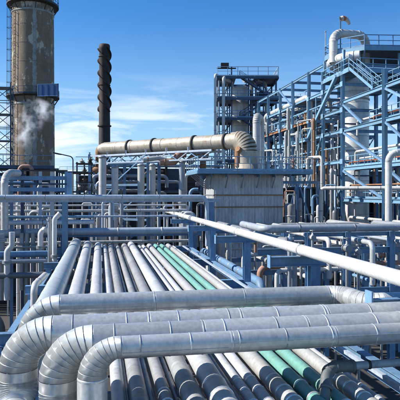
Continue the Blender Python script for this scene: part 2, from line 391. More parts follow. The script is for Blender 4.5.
# ================================================================== GROUND
gm = [(x, y, 0) for x in (-3000, 3000) for y in (-3000, 3000)]
g = obj('ground', ([(-3000, -3000, 0), (3000, -3000, 0), (3000, 3000, 0), (-3000, 3000, 0)], [(0, 1, 2, 3)]), 'ground'); tag(g, kind='structure')

# ================================================================== PIPE RACK (one welded steel structure)
RX0, RX1 = -2.75, 6.35
BENTS = [1.2, 8.3, 15.4, 23.0, 30.3, 37.9]
rack = thing('pipe_rack', 'long blue steel pipe rack carrying the parallel pipes in the foreground', 'pipe rack', (2, 15, 0))
UX = Vector((1, 0, 0)); UY = Vector((0, 1, 0))
for y in BENTS:
    tall = y > 10
    pr = obj('post', ibeam((RX1, y, .12), (RX1, y, 7.78 if tall else 5.79), .30, .30, up=UY), 'blue', rack)
    obj('base_plate', box(RX1-.28, y-.28, .004, RX1+.28, y+.28, .12), 'conc', pr)
    pl_ = obj('post', ibeam((RX0, y, .12), (RX0, y, 5.79), .30, .30, up=UY), 'blue', rack)
    obj('base_plate', box(RX0-.28, y-.28, .004, RX0+.28, y+.28, .12), 'conc', pl_)
    obj('cross_beam', ibeam((RX0-.25, y, 5.99), (RX1-.16, y, 5.99), .24, .36), 'blue', rack)
    obj('cross_beam', ibeam((RX0+.16, y, 4.2), (RX1-.16, y, 4.2), .22, .32), 'blue', rack)
    if tall:
        tb = obj('bracket_beam', ibeam((4.95, y, 7.93), (6.75, y, 7.93), .24, .29), 'blue', rack)
        obj('end_plate', box(4.925, y-.14, 7.75, 4.948, y+.14, 8.12), 'blue', tb)
for a, b in zip(BENTS, BENTS[1:]):
    obj('girder', ibeam((RX1, a+.17, 5.90), (RX1, b-.17, 5.90), .22, .34), 'blue', rack)
    obj('girder', ibeam((RX0, a+.17, 5.45), (RX0, b-.17, 5.45), .22, .34), 'blue', rack)
    obj('girder', ibeam((RX1, a+.17, 3.6), (RX1, b-.17, 3.6), .2, .3), 'blue', rack)
obj('girder', ibeam((-1.06, 1.4, 6.26), (-1.06, 10.6, 6.26), .13, .17), 'blue', rack)
# slender channel beside the outermost pipe, bright on its upper face
obj('edge_channel', bar((5.75, 8.6, 6.20), (5.75, 37.6, 6.20), .10, .08), 'bluegrey', rack)

# parallel pipes lying on the rack: X, radius, material, strap pitch, description
BOT = 6.22
RP = [
 (.33, .125, 'alu_rack', 0, 'slim bright pipe on the rack, just right of the nearest elbow'),
 (.70, .155, 'alu_dull', 0, 'dull silver rack pipe, second right of the nearest elbow'),
 (1.18, .12, 'alu_dull', .5, 'thin dull rack pipe left of the broad dull one'),
 (1.64, .185, 'alu_dull', 0, 'broad dull beige-grey pipe on the rack under the crossing pipes'),
 (2.12, .225, 'alu_rack', .62, 'broadest bright silver pipe in the middle of the rack, strapped in front'),
 (2.70, .10, 'alu_rack', .58, 'thin strapped silver pipe right of the broadest rack pipe'),
 (2.97, .115, 'alu_rack', .6, 'slim strapped silver pipe left of the cream pipe'),
 (3.36, .165, 'cream', .55, 'cream strapped pipe on the rack left of the teal pipes'),
 (3.82, .135, 'teal', .6, 'teal rack pipe, the left of the two teal ones'),
 (4.26, .13, 'teal', .7, 'teal rack pipe, the right of the two teal ones'),
 (4.70, .145, 'cream', .5, 'cream rack pipe right of both teal pipes'),
 (5.06, .07, 'alu_rack', .62, 'very thin silver strapped pipe at the right rim of the rack'),
]
for i, (x, r, m, st, lab) in enumerate(RP):
    x *= .967
    z = BOT+r; yf = 37.2-.18*(i % 4)
    yn = 1.6
    clad_pipe('rack_pipe', lab, 'pipe', [(x, yn, z), (x, yf, z), (x, yf, 3.2)], r, r*2.4, m, n=20 if r > .13 else 14, sec=2.3, gores=4,
              group='parallel pipes on the rack', bands=(7.2, 10.1 if m != 'teal' else 9.9, st) if st else None)
# dark pipes a little lower between the bright ones
for x, r, lab in ((2.455, .09, 'dark blue-grey pipe in the gap right of the broadest rack pipe'), (3.59, .075, 'dark thin pipe squeezed between the cream and the left teal pipe'),
                  (1.40, .05, 'thin dark tracing line between two dull rack pipes'), (.50, .05, 'thin dark tracing line right of the slim bright pipe'), (.93, .06, 'narrow grey line in the gap beside the dull silver pipe')):
    x *= .967; z = BOT+r
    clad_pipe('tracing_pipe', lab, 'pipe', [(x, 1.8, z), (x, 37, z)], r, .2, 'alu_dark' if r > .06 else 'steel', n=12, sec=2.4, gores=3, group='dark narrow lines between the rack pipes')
# the three big lines at the left side of the rack
clad_pipe('rack_pipe', 'widest pale pipe at the left rim of the rack', 'pipe', [(-1.56, 37.0, BOT+.35), (-1.56, 15.6, BOT+.35), (-1.56, 15.6, 2.6)], .35, .6, 'tealwash', n=36, sec=1.9, gores=6, group='parallel pipes on the rack')
clad_pipe('rack_pipe', 'broad bright pipe second from the left rim of the rack', 'pipe', [(-.80, 37.1, BOT+.27), (-.80, 11.7, BOT+.27), (-.80, 11.7, 2.7)], .27, .45, 'alu_rack', n=32, sec=2.2, gores=5, group='parallel pipes on the rack')
clad_pipe('rack_pipe', 'bright silver rack pipe third from the left rim, passing below the loops', 'pipe', [(-.13, 37.0, BOT+.215), (-.13, 11.4, BOT+.215), (-.13, 11.4, 2.8)], .215, .42, 'alu_rack', n=28, sec=2.1, gores=5, group='parallel pipes on the rack')
# steel shoes under the rack pipes at every cross beam
for nm, (xx, rr) in enumerate([(q[0]*.967, q[1]) for q in RP]+[(-1.56, .35), (-.80, .27), (-.13, .215)]):
    for y in BENTS:
        if xx < 0 and y < 16: continue
        obj('pipe_shoe', box(xx-min(.09, rr*.7), y-.14, 6.172, xx+min(.09, rr*.7), y+.14, BOT+.012), 'steel', rack)

# lower tier of dark pipes glimpsed through the gaps
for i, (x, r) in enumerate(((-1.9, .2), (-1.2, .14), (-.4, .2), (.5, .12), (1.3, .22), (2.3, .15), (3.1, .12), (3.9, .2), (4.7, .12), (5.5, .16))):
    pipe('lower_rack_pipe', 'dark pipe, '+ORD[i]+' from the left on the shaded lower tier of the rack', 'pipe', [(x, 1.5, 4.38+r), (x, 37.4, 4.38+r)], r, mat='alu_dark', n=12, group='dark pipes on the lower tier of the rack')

# ================================================================== CROSSING PIPES with elbows (expansion loops)
z1, z2, z3, z4 = 7.46, 7.42, 7.40, 7.47
clad_pipe('loop_pipe', 'farthest of the crossing pipes, bending down at left and turning off at right', 'pipe',
          [(-1.60, 12.55, 2.0), (-1.60, 12.55, z1), (5.95, 12.55, z1), (5.95, 11.44, z1), (11.5, 11.44, z1)], .225, [.72, .42, .42], 'alu', n=32, sec=2.05, gores=7, group='crossing pipes with elbows')
clad_pipe('loop_pipe', 'second crossing pipe, its big ribbed elbow farthest left in the picture', 'pipe',
          [(-1.45, 1.6, 6.15), (-1.45, 10.2, 6.15), (-1.45, 10.2, z2), (11.5, 10.2, z2)], .315, [.50, .60], 'alu', n=36, sec=1.9, gores=9, group='crossing pipes with elbows', taper=[(1.05, 1.08), (1.08, 1.01)], vert_r=1.08, straps=.97)
clad_pipe('loop_pipe', 'third crossing pipe with the middle one of the three ribbed elbows', 'pipe',
          [(-.70, 1.6, 6.15), (-.70, 9.52, 6.15), (-.70, 9.52, z3), (11.5, 9.52, z3)], .30, [.48, .58], 'alu', n=36, sec=2.1, gores=9, group='crossing pipes with elbows', taper=[(1.05, 1.08), (1.08, 1.01)], vert_r=1.08, straps=.97)
clad_pipe('loop_pipe', 'nearest and slimmest crossing pipe, its ribbed elbow right of the other two', 'pipe',
          [(-.12, 1.6, 6.15), (-.12, 8.92, 6.15), (-.12, 8.92, z4), (11.5, 8.92, z4)], .17, [.36, .46], 'alu', n=32, sec=1.75, gores=9, group='crossing pipes with elbows', taper=[(1.2, 1.42), (1.42, 1.02)], vert_r=1.42, straps=.83)
# sleepers that carry the crossing pipes
sl = thing('pipe_sleeper', 'blue steel sleeper under the crossing pipes beyond the right edge', 'pipe support', (8.6, 9.5, 0))
for x in (8.6,):
    obj('post', ibeam((x, 9.6, .01), (x, 9.6, 6.72), .25, .25, up=UY), 'blue', sl); obj('saddle_beam', ibeam((x, 8.4, 6.87), (x, 11.2, 6.87), .2, .3), 'blue', sl)
# blue stub beam ending in a plate by the white pipe
sb = thing('stub_beam', 'blue stub beam with square end plate beside the crossing pipes at right', 'beam', (7.5, 10.83, 0))
obj('end_plate', box(5.71, 10.68, 7.20, 5.75, 10.98, 7.86), 'blue', sb)
obj('beam', ibeam((5.752, 10.83, 7.55), (9.5, 10.83, 7.55), .2, .26), 'blue', sb)
obj('post', ibeam((9.2, 10.83, .01), (9.2, 10.83, 7.41), .24, .24, up=UY), 'blue', sb)

# black lagged elbow and grey branch at the lower right
br = thing('branch_pipe', 'dark lagged elbow turning into a slim grey branch pipe at lower right', 'pipe', (4.6, 9, 6.3))
arc = simple_path([pD(325.5, 388, 9.45), pD(327.5, 366.5, 9.75), pD(352, 366, 9.9)], .34)
obj('lagged_elbow', tube(arc, .105, 20), 'black_wrap', br)
for q in (0, len(arc)//3, 2*len(arc)//3, -1): obj('lagging_collar', ring(arc[q], arc[min(q+1, len(arc)-1) if q >= 0 else -1]-arc[q-1 if q else 0], .105, .06, 20, .012), 'black_wrap', br)
d_ = (arc[-1]-arc[-2]).normalized(); e0, e1_ = arc[-1]-d_*.05, pD(470, 357, 10.5)
obj('pipe_run', tube([e0, e1_], .072, 16), 'grey_pipe', br)
for f in (.15, .42, .7): obj('joint_band', ring(e0+(e1_-e0)*f, e1_-e0, .072, .06, 16, .012), 'dark', br)
obj('drop_leg', tube([arc[0], arc[0]+(arc[0]-arc[1]).normalized()*.12, arc[0]+V(0, -.12, -1.2)], .09, 14), 'black_wrap', br)

# ================================================================== WHITE PIPE running beside the rack
wp = thing('white_pipe', 'long white pipe running diagonally beside the rack on blue brackets', 'pipe', (5.95, 2, 8.2))
ys = [2.0+2.9*k for k in range(21)]
for a, b in zip(ys, ys[1:]): obj('pipe_length', section((5.95, a, 8.26), (5.95, b, 8.26), .16, 28, lip=.014), 'white', wp)
obj('elbow', tube(simple_path([(5.95, 60, 8.26), (5.95, 62, 8.26), (5.95, 62, .02)], .6), .158, 20), 'white', wp)
for y in BENTS:
    if y > 10:
        obj('pipe_shoe', join(box(5.85, y-.16, 8.078, 6.05, y+.16, 8.10), box(5.94, y-.16, 8.10, 5.96, y+.16, 8.12)), 'steel', wp)
        obj('clamp', ring((5.95, y, 8.26), (0, 1, 0), .16, .06, 24, .015), 'steel', wp)

# ================================================================== PORTAL and cross pipes behind the rack
po = thing('portal_frame', 'blue steel portal standing across the far end of the rack', 'steel frame', (0, 35.6, 0))
p = pY(65, 205, 35.6)
obj('post', ibeam((p.x, 35.6, .01), (p.x, 35.6, 9.34), .36, .36, up=UY), 'blue', po)
obj('post', ibeam((-16, 35.6, .01), (-16, 35.6, 9.34), .36, .36, up=UY), 'blue', po)
obj('post', ibeam((7.35, 35.6, .01), (7.35, 35.6, 9.34), .36, .36, up=UY), 'blue', po)
obj('beam', ibeam((-19, 35.6, 9.46), (8.0, 35.6, 9.46), .24, .22), 'bluegrey', po)
b2 = pY(70, 196, 36.0)
obj('stub_post', box(b2.x-.16, 35.45, 9.58, b2.x+.16, 35.77, 11.25), 'blue', po)
# grey-blue line on top of the portal that drops at its right end
a = pY(207, 201, 35.2)
pipe('header_pipe', 'grey-blue header pipe on the portal, bending down at its right end', 'pipe', [(-19, 35.2, 9.70), (a.x, 35.2, 9.70), (a.x, 35.2, 6.4)], .125, .5, 'bluegrey', 16, clamps=2.4)
# thick pale pipe and blue beam lower down
zc = pY(120, 231, 38.6).z
pipe('cross_header', 'thick pale blue-grey pipe crossing behind the far end of the rack', 'pipe', [(-22, 38.6, zc), (6.9, 38.6, zc)], .24, mat='bluegrey', n=18, clamps=3.1, clampmat='white')
cb = thing('cross_girder', 'blue girder crossing low behind the far end of the rack', 'beam', (-6, 39.3, 0))
obj('beam', ibeam((-22, 39.3, zc-.28), (7.4, 39.3, zc-.28), .24, .32), 'blue', cb)
for x in (-21.4, -12, -2.6, 6.9): obj('post', ibeam((x, 39.3, .01), (x, 39.3, zc-.45), .26, .26, up=UY), 'blue', cb)
for i, (py, Yy, r, m, lab) in enumerate(((217, 37.2, .10, 'blue', 'slim blue pipe crossing left of the portal post, upper one'), (222.5, 37.4, .16, 'bluegrey', 'blue-grey pipe crossing just above the thick pale one at left'),
                                       (254, 34.6, .20, 'blue', 'blue pipe crossing low at left beside the rack'), (261, 34.2, .14, 'grey_pipe', 'grey pipe crossing low at left below the blue one'),
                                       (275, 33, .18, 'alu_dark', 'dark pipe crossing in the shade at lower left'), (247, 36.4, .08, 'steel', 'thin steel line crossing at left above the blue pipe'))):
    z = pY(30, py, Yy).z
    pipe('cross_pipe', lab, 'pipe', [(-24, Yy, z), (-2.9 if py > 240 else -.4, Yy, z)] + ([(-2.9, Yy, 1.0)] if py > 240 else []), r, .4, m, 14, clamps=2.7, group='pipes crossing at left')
# hooks and risers left of the portal post
def riser(px0, py0, Yy, pts, r, m, lab, cat='pipe', rad=None, name='riser_pipe', fl=()):
    P_ = [pY(a, b, Yy) for a, b in pts]
    return pipe(name, lab, cat, P_, r, rad or r*2.2, m, 16, flanges=[(pY(a, b, Yy), dv) for a, b, dv in fl])
riser(0, 0, 33.4, [(40, 262), (40, 228), (47, 228), (50.5, 223)], .01, 'white', '') if False else None
riser(0, 0, 33.2, [(40.5, 249), (40.5, 229.5), (52, 229.5), (52, 262)], .16, 'white', 'white hook-shaped pipe bending over beside the blue portal post', rad=.55, fl=((40.5, 247, (0, 0, 1)),))
riser(0, 0, 32.6, [(54.5, 280), (54.5, 219), (60, 213)], .14, 'white', 'pale upright pipe with slanted top right of the hook pipe', rad=.3, fl=((54.5, 256, (0, 0, 1)),))
riser(0, 0, 32.9, [(49.5, 270), (49.5, 217)], .10, 'grey_pipe', 'slim grey upright pipe between hook pipe and pale upright', fl=((49.5, 220, (0, 0, 1)),))
riser(0, 0, 33.0, [(12, 232), (12, 246), (7, 251), (7, 300)], .17, 'white', 'white pipe dropping with an offset bend at the far left', rad=.35, fl=((7, 262, (0, 0, 1)),))
riser(0, 0, 35.2, [(1.5, 300), (1.5, 234)], .2, 'steel', 'dull upright pipe cut by the left edge below the thick header', fl=((1.5, 240, (0, 0, 1)),))
for px in (22, 27, 33): riser(0, 0, 38.2, [(px, 290), (px, 233)], .15, 'steel', ['leftmost','middle','rightmost'][(px-22)//5]+' of three short dull uprights under the thick header at left', fl=((px, 244, (0, 0, 1)),))
pipe('elbow_pipe', 'small white elbow peeping out left of the widest rack pipe', 'pipe', [pY(34, 292, 20.5)-V(0, 0, 4), pY(34, 285.5, 20.5), pY(34, 285.5, 20.5)+V(.15, 2.5, 0)], .125, .3, 'white', 18, clamps=1.2)
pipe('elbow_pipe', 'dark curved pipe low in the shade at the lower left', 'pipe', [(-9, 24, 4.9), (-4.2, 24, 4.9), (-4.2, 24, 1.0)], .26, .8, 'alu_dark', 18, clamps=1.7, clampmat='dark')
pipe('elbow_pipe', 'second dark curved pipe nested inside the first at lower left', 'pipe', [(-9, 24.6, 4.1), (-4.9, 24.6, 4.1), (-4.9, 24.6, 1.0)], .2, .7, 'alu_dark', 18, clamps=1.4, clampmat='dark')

# ================================================================== FURNACE HOUSE with corrugated walls
FX0, FX1, FY0, FY1, FZ = 9.35, 15.35, 44.0, 47.4, 11.45
fh = thing('furnace_house', 'corrugated sheet-metal furnace house below the bend of the big duct', 'furnace', ((FX0+FX1)/2, 45.5, 0))
def corrugated(p0, p1, z0, z1, out, waves=5, amp=.05):
    """trapezoid sheet from p0 to p1 (xy) between two heights, bulging along 'out'"""
    p0 = Vector(p0); p1 = Vector(p1); out = Vector(out); vs_, fs = [], []; prof = []
    for k in range(waves):
        for f, a in ((0, 0), (.34, 0), (.46, 1), (.88, 1)): prof.append(((k+f)/waves, a))
    prof.append((1, 0))
    for z in (z0, z1):
        for f, a in prof:
            q = p0+(p1-p0)*f+out*amp*a; vs_.append(Vector((q.x, q.y, z)))
    n = len(prof)
    fs = [(i, i+1, n+i+1, n+i) for i in range(n-1)]
    return vs_, fs, [False]*len(fs)
tiers = [.2, 4.4, 7.35, 8.75, 9.75, FZ]
for z0, z1 in zip(tiers, tiers[1:]):
    for k in range(7):
        xa = FX0+(FX1-FX0)*k/7; xb = FX0+(FX1-FX0)*(k+1)/7-.015
        obj('wall_panel', corrugated((xa-.02, FY0-(k % 2)*.022-random.uniform(0, .006), 0), (xb+.02, FY0-(k % 2)*.022, 0), z0+.03, z1-.03, (0, -1, 0), 3, .035), 'panel', fh)
        obj('wall_panel', corrugated((xa, FY1, 0), (xb, FY1, 0), z0+.03, z1-.03, (0, 1, 0), 3), 'panel', fh)
    for k in range(4):
        ya = FY0+(FY1-FY0)*k/4; yb = FY0+(FY1-FY0)*(k+1)/4-.015
        obj('wall_panel', corrugated((FX0, ya, 0), (FX0, yb, 0), z0+.03, z1-.03, (-1, 0, 0), 3), 'panel', fh)
        obj('wall_panel', corrugated((FX1, ya, 0), (FX1, yb, 0), z0+.03, z1-.03, (1, 0, 0), 3), 'panel', fh)
    obj('seam_strip', box(FX0-.08, FY0-.14, z1-.05, FX1+.08, FY0-.095, z1+.04), 'rust' if z1 in (9.75, 8.75) else 'steel', fh)
    obj('seam_strip', box(FX0-.085, FY0-.05, z1-.05, FX0-.057, FY1+.08, z1+.04), 'steel', fh)
obj('core', box(FX0+.02, FY0+.02, .15, FX1-.02, FY1-.02, FZ-.01), 'dark', fh)
PX0, PX1, PY0, PY1, PZ = 7.75, 17.6, 42.9, 48.8, 11.75
dk = deck(fh, PX0, PY0, PX1, PY1, PZ, .26, 'blue_lt')
guardrail(fh, [(PX0+.05, PY1, PZ), (PX0+.05, PY0+.05, PZ), (PX1, PY0+.05, PZ)], 1.15, 1.15, .06, 'blue_lt')
for k in range(7):
    x = FX0-.4+k*1.35; obj('deck_joist', ibeam((x, PY0+.1, PZ-.38), (x, FY0-.1, PZ-.38), .1, .22), 'blue', fh)
    obj('bracket', bar((x, PY0+.2, PZ-.5), (x, FY0-.07, PZ-1.4), .07), 'steel', fh)
for k in range(4):
    y = FY0+.2+k; obj('bracket', bar((PX0+.15, y, PZ-.3), (FX0-.07, y, PZ-1.5), .08), 'steel', fh)
# equipment standing on the furnace deck
for k, (px, hh, r, m) in enumerate(((262, 1.0, .16, 'white'), (268, 1.3, .2, 'bluegrey'), (274, .9, .24, 'vessel'), (281, 1.5, .14, 'white'), (288, 1.1, .22, 'bluegrey'), (225, .8, .14, 'steel'), (293, 1.4, .12, 'rustpink'))):
    p = pY(px, 160, 44.6+.5*(k % 3))
    t = thing('burner_valve', ['white', 'blue-grey', 'pale round', 'slim white', 'stout blue-grey', 'small steel', 'reddish'][k]+' valve standing on the furnace deck behind its railing', 'valve', (p.x, p.y, PZ), 'valves on the furnace deck')
    obj('body', lathe((p.x, p.y, PZ), [(r*.7, .0), (r*.7, .2), (r*1.4, .22), (r*1.4, .3), (r, .34), (r, hh*.6), (r*1.3, hh*.62), (r*1.3, hh*.7), (r*.3, hh*.72), (r*.3, hh)], 14), m, t)
    obj('handwheel', ring((p.x, p.y, PZ+hh), (0, 0, 1), r*1.5, .05, 16, .02), 'steel', t)

# ================================================================== FLUE DUCT running down into the furnace house
dA = pD(101, 150, 56.5); dA.z = 14.5
dB = pD(243, 141, 47.2); dB.z = 14.5
du = thing('flue_duct', 'big beige insulated flue duct sloping across to the furnace house', 'duct', (dB.x, dB.y, 11.7))
dd = (dB-dA).normalized(); ln = (dB-dA).length; rd = .66
for k in range(8):
    a = dA+dd*(.6+(ln-1.6)*k/8); b = dA+dd*(.6+(ln-1.6)*(k+1)/8)
    obj('duct_section', section(a, b, rd*(1+random.uniform(-.012, .012)), 36, seam=random.uniform(-.6, .6), lip=.02), 'duct', du)
for f in (.235, .42, .70, .90): obj('stiffener_ring', ring(dA+dd*ln*f, dd, rd, .22, 36, .10), 'dark', du)
# right bend: wide mitred elbow dropping into the house
el = simple_path([dB-dd*1.0, dB+dd*.35, Vector((dB.x+dd.x*.35, dB.y+dd.y*.35, 11.7))], .95)
for i in range(0, len(el)-1):
    obj('elbow_segment', tube([el[i], el[i+1]], .80+.05*min(i, 3), 32), 'duct', du)
ec = el[-1]
obj('inlet_collar', lathe((ec.x, ec.y, 11.76), [(1.25, 0), (1.25, .12), (1.0, .2), (1.0, .7)], 32), 'duct', du)
obj('manhole', tube([V(ec.x-.75, ec.y-.55, 13.6), V(ec.x-1.0, ec.y-.75, 13.7)], .24, 18), 'rust', du)
obj('rust_patch_plate', tube([V(ec.x-.8, ec.y-.25, 12.2), V(ec.x-.8, ec.y-.25, 13.6)], .32, 14), 'rust', du)
# left end: cone and bend down to the white stack
le = simple_path([dA+dd*.62, dA-dd*.2, Vector((dA.x-dd.x*.2, dA.y-dd.y*.2, 12.6))], .6)
for i in range(len(le)-1): obj('elbow_segment', tube([le[i], le[i+1]], .62-.02*i, 28), 'duct' if i < 4 else 'rust', du)
lc = le[-1]
obj('hood', lathe((lc.x, lc.y, 12.0), [(.5, 0), (.95, .35), (.62, .7)], 24), 'rust', du)
# supporting truss below the duct
tr = thing('duct_truss', 'pale lattice truss carrying the flue duct', 'truss', (dA.x, dA.y, 12))
side = Vector((dd.y, -dd.x, 0)); ta = dA-dd*.8; tb = dA+dd*(ln*.84)
for sgn in (-1, 1):
    o = side*(.85*sgn)
    zt, zb = 13.72, 12.95
    A_, B_ = Vector((ta.x, ta.y, 0))+o, Vector((tb.x, tb.y, 0))+o
    obj('top_chord', bar(A_+V(0, 0, zt), B_+V(0, 0, zt), .16, .18), 'bluegrey', tr); obj('bottom_chord', bar(A_+V(0, 0, zb), B_+V(0, 0, zb), .12, .14), 'bluegrey', tr)
    k = 12
    for j in range(k):
        p0 = A_+(B_-A_)*j/k; p1 = A_+(B_-A_)*(j+1)/k
        obj('diagonal', bar(p0+V(0, 0, zb if j % 2 else zt), p1+V(0, 0, zt if j % 2 else zb), .08), 'bluegrey' if j % 2 else 'blue', tr)
        if j % 2 == 0: obj('saddle_post', bar(p0+V(0, 0, zt), p0+V(0, 0, zt+.42), .16), 'white', tr)
# blue trestle under the left end of the truss
ts = thing('trestle', 'blue steel trestle under the left end of the flue duct', 'steel frame', (ta.x, ta.y, 0))
for sgn in (-1, 1):
    o = side*(.85*sgn)
    for q, f in enumerate((0.0, .22, .52)):
        p = ta+(tb-ta)*f+o
        obj('post', ibeam((p.x, p.y, .01), (p.x, p.y, 13.9 if (sgn == 1 and q == 0) else 12.86), .3, .3, up=UY), 'blue', ts)
for z in (3.5, 7.0, 10.4):
    for f in (0, .22, .52): p = ta+(tb-ta)*f; obj('tie', bar(p+side*.68+V(0, 0, z-p.z), p-side*.68+V(0, 0, z-p.z), .2, .24), 'blue', ts)
    for f0, f1 in ((0, .22), (.22, .52)):
        p = ta+(tb-ta)*f0+side*.85+dd*.17; q = ta+(tb-ta)*f1+side*.85-dd*.17; obj('tie', bar(V(p.x, p.y, z+.3), V(q.x, q.y, z+.3), .16, .22), 'blue', ts)
        obj('brace', bar(V(p.x, p.y, z+.5), V(q.x, q.y, z+3.3), .1), 'blue', ts)
# uprights under the duct
for px, Yy, r, top, m, lab in ((102.5, 52.0, .36, 158, 'white', 'bright white upright duct below the left bend of the flue'), (115, 52.2, .32, 168, 'vessel', 'pale upright pipe right of the bright white upright'),
                              (141, 51.5, .33, 166, 'vessel', 'pale upright pipe below the middle of the truss, left of a pair'), (152.5, 51.8, .30, 166, 'vessel', 'pale upright pipe below the middle of the truss, right of a pair'),
                              (182, 50.0, .30, 163, 'grey_pipe', 'lone grey upright column left of the furnace house')):
    p = pY(px, top, Yy)
    t = thing('upright_duct', lab, 'pipe', (p.x, p.y, 0))
    k = 5
    for j in range(k):
        z0 = p.z*j/k; z1 = p.z*(j+1)/k
        obj('pipe_length', section((p.x, p.y, z0+.01), (p.x, p.y, z1), r, 22, lip=.03), m, t)
    obj('cap', lathe((p.x, p.y, p.z), [(r*1.15, 0), (r*1.15, .1), (r*.5, .25)], 22), 'steel', t)
    for z in (7.7, 9.0): obj('flange', flange((p.x, p.y, z), (0, 0, 1), r, 20, .06, .09), 'steel', t)
# red-oxide pipes looping behind the truss
for k, (pts, r, m, lab) in enumerate(((((160, 162), (176, 162), (176, 154), (186, 154)), .34, 'rustpink', 'red-brown pipe stepping up behind the right half of the truss'),
                                   (((188, 163), (196, 155), (208, 155)), .38, 'rustpink', 'red-brown pipe bend close to the furnace railing'),
                                   (((143, 160), (158, 158), (166, 160)), .22, 'cream', 'cream pipe piece behind the middle of the truss'),
                                   (((203, 171), (203, 152), (214, 149)), .3, 'rust', 'rusty pipe rising beside the furnace railing'))):
    pipe('oxide_pipe', lab, 'pipe', [pY(a, b, 50.5) for a, b in pts], r, .6, m, 16, clamps=.9, clampmat='rust')

# ================================================================== DARK HEATER BLOCK behind the uprights
hb = thing('heater_block', 'dark brown heater casing in the shade behind the uprights', 'heater', (3, 63, 0))
hx0, hx1, hy = -.6, 13.5, 62.0
nbx = 7
for i in range(nbx):
    xa = hx0+(hx1-hx0)*i/nbx; xb = hx0+(hx1-hx0)*(i+1)/nbx-.05
    for j, (z0, z1) in enumerate(((.0, 4), (4.03, 7), (7.03, 10), (10.03, 12.7))):
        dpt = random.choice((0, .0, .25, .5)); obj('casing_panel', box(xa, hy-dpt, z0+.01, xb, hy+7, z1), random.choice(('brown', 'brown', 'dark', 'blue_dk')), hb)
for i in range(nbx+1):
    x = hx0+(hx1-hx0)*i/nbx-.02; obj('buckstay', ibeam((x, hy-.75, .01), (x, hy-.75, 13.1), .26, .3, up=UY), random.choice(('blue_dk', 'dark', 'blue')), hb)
for z in (4.0, 7.0, 10.0, 12.9): obj('walkway', box(hx0-.4, hy-1.9, z-.09, hx1+.4, hy-.92, z+.02), 'grating', hb); guardrail(hb, [(hx0-.4, hy-1.85, z+.02), (hx1+.4, hy-1.85, z+.02)], 1.1, 1.6, .05, 'blue_dk' if z < 12 else 'blue')
for i in range(16):
    x = hx0+.6+i*.85; z = random.choice((4.9, 5.6, 8.2, 8.9, 10.9)); t = obj('burner_port', tube([(x, hy-.5, z), (x, hy-1.25, z)], random.uniform(.14, .3), 14), random.choice(('steel', 'rust', 'dark', 'white')), hb)
# pipes zig-zagging across the heater front
random.seed(21)
for i in range(17):
    x = hx0+.4+i*.82+random.uniform(-.2, .2); y = hy-2.6-random.uniform(0, 2.2); z0 = random.uniform(0.3, 6); z1 = random.uniform(8.6, 12.4); r = random.choice((.09, .12, .16, .2))
    m = random.choice(('steel', 'alu_dull', 'dark', 'alu_dark', 'vessel', 'rustpink', 'blue'))
    path = [(x, y, z0), (x, y, z1), (x+random.choice((-1, 1))*random.uniform(.8, 2), y, z1)]
    pipe('heater_pipe', {'steel': 'steel', 'alu_dull': 'dull clad', 'dark': 'dark', 'alu_dark': 'dark grey', 'vessel': 'pale', 'rustpink': 'red-brown', 'blue': 'blue'}[m]+' bent pipe, '+ORD[i]+' from the left before the dark heater casing', 'pipe', path, r, r*2.5, m, 12, clamps=1.8, group='bent pipes before the heater casing')
for i in range(9):
    z = 4.6+i*.9+random.uniform(-.25, .25); xa = random.uniform(hx0-1, 4); xb = xa+random.uniform(4, 9); y = hy-2.4-random.uniform(0, 3.2); r = random.choice((.08, .12, .18)); m = random.choice(('steel', 'alu_dull', 'blue', 'grey_pipe'))
    pipe('heater_pipe', 'level '+{'steel': 'steel', 'alu_dull': 'dull clad', 'blue': 'blue', 'grey_pipe': 'grey'}[m]+' pipe, '+ORD[i]+' from the bottom before the dark heater casing', 'pipe', [(xa, y, z-1.6), (xa, y, z), (xb, y, z), (xb, y, z-1.2)], r, r*2.6, m, 12, clamps=2.1, group='level pipes before the heater casing')

# ================================================================== BIG CONCRETE STACK at left
sp = pD(33, 180, 92); SXc, SYc = sp.x, sp.y
st = thing('concrete_chimney', 'huge stained concrete chimney with ring platforms at the left', 'chimney', (SXc, SYc, 0))
def sr(z): return 3.62-.0062*(z-10)
zs = [0, 6, 12, 18, 24, 30, 36, 42, 48, 52]
obj('shaft', lathe((SXc, SYc, 0), [(sr(z), z) for z in zs], 64), 'stack', st)
# pale lime streak running down the shaft (a thin weathered coat)
def arc_strip(a0, a1, z0, z1, off, ragged=.03, seed=3):
    rnd = random.Random(seed); vs_, fs = [], []; n = 110; m = 4
    for i in range(n+1):
        z = z0+(z1-z0)*i/n; j0 = rnd.uniform(-ragged, ragged); j1 = rnd.uniform(-ragged, ragged)
        for k in range(m+1):
            an = (a0+j0)+((a1+j1)-(a0+j0))*k/m; r = sr(z)+off; vs_.append(V(SXc+r*math.cos(an), SYc+r*math.sin(an), z))
    for i in range(n):
        for k in range(m): fs.append((i*(m+1)+k, i*(m+1)+k+1, (i+1)*(m+1)+k+1, (i+1)*(m+1)+k))
    return vs_, fs, [True]*len(fs)
for zq in [13+3.1*k for k in range(10)]: obj('lift_joint', lathe((SXc, SYc, zq), [(sr(zq)+.002, -.05), (sr(zq)+.02, -.04), (sr(zq)+.02, .04), (sr(zq)+.002, .05)], 64, False), 'stack', st)
tocam = math.atan2(-SYc, -SXc)
obj('lime_streak', arc_strip(tocam-.02, tocam+.17, 12, 42, .012), 'stripe', st)
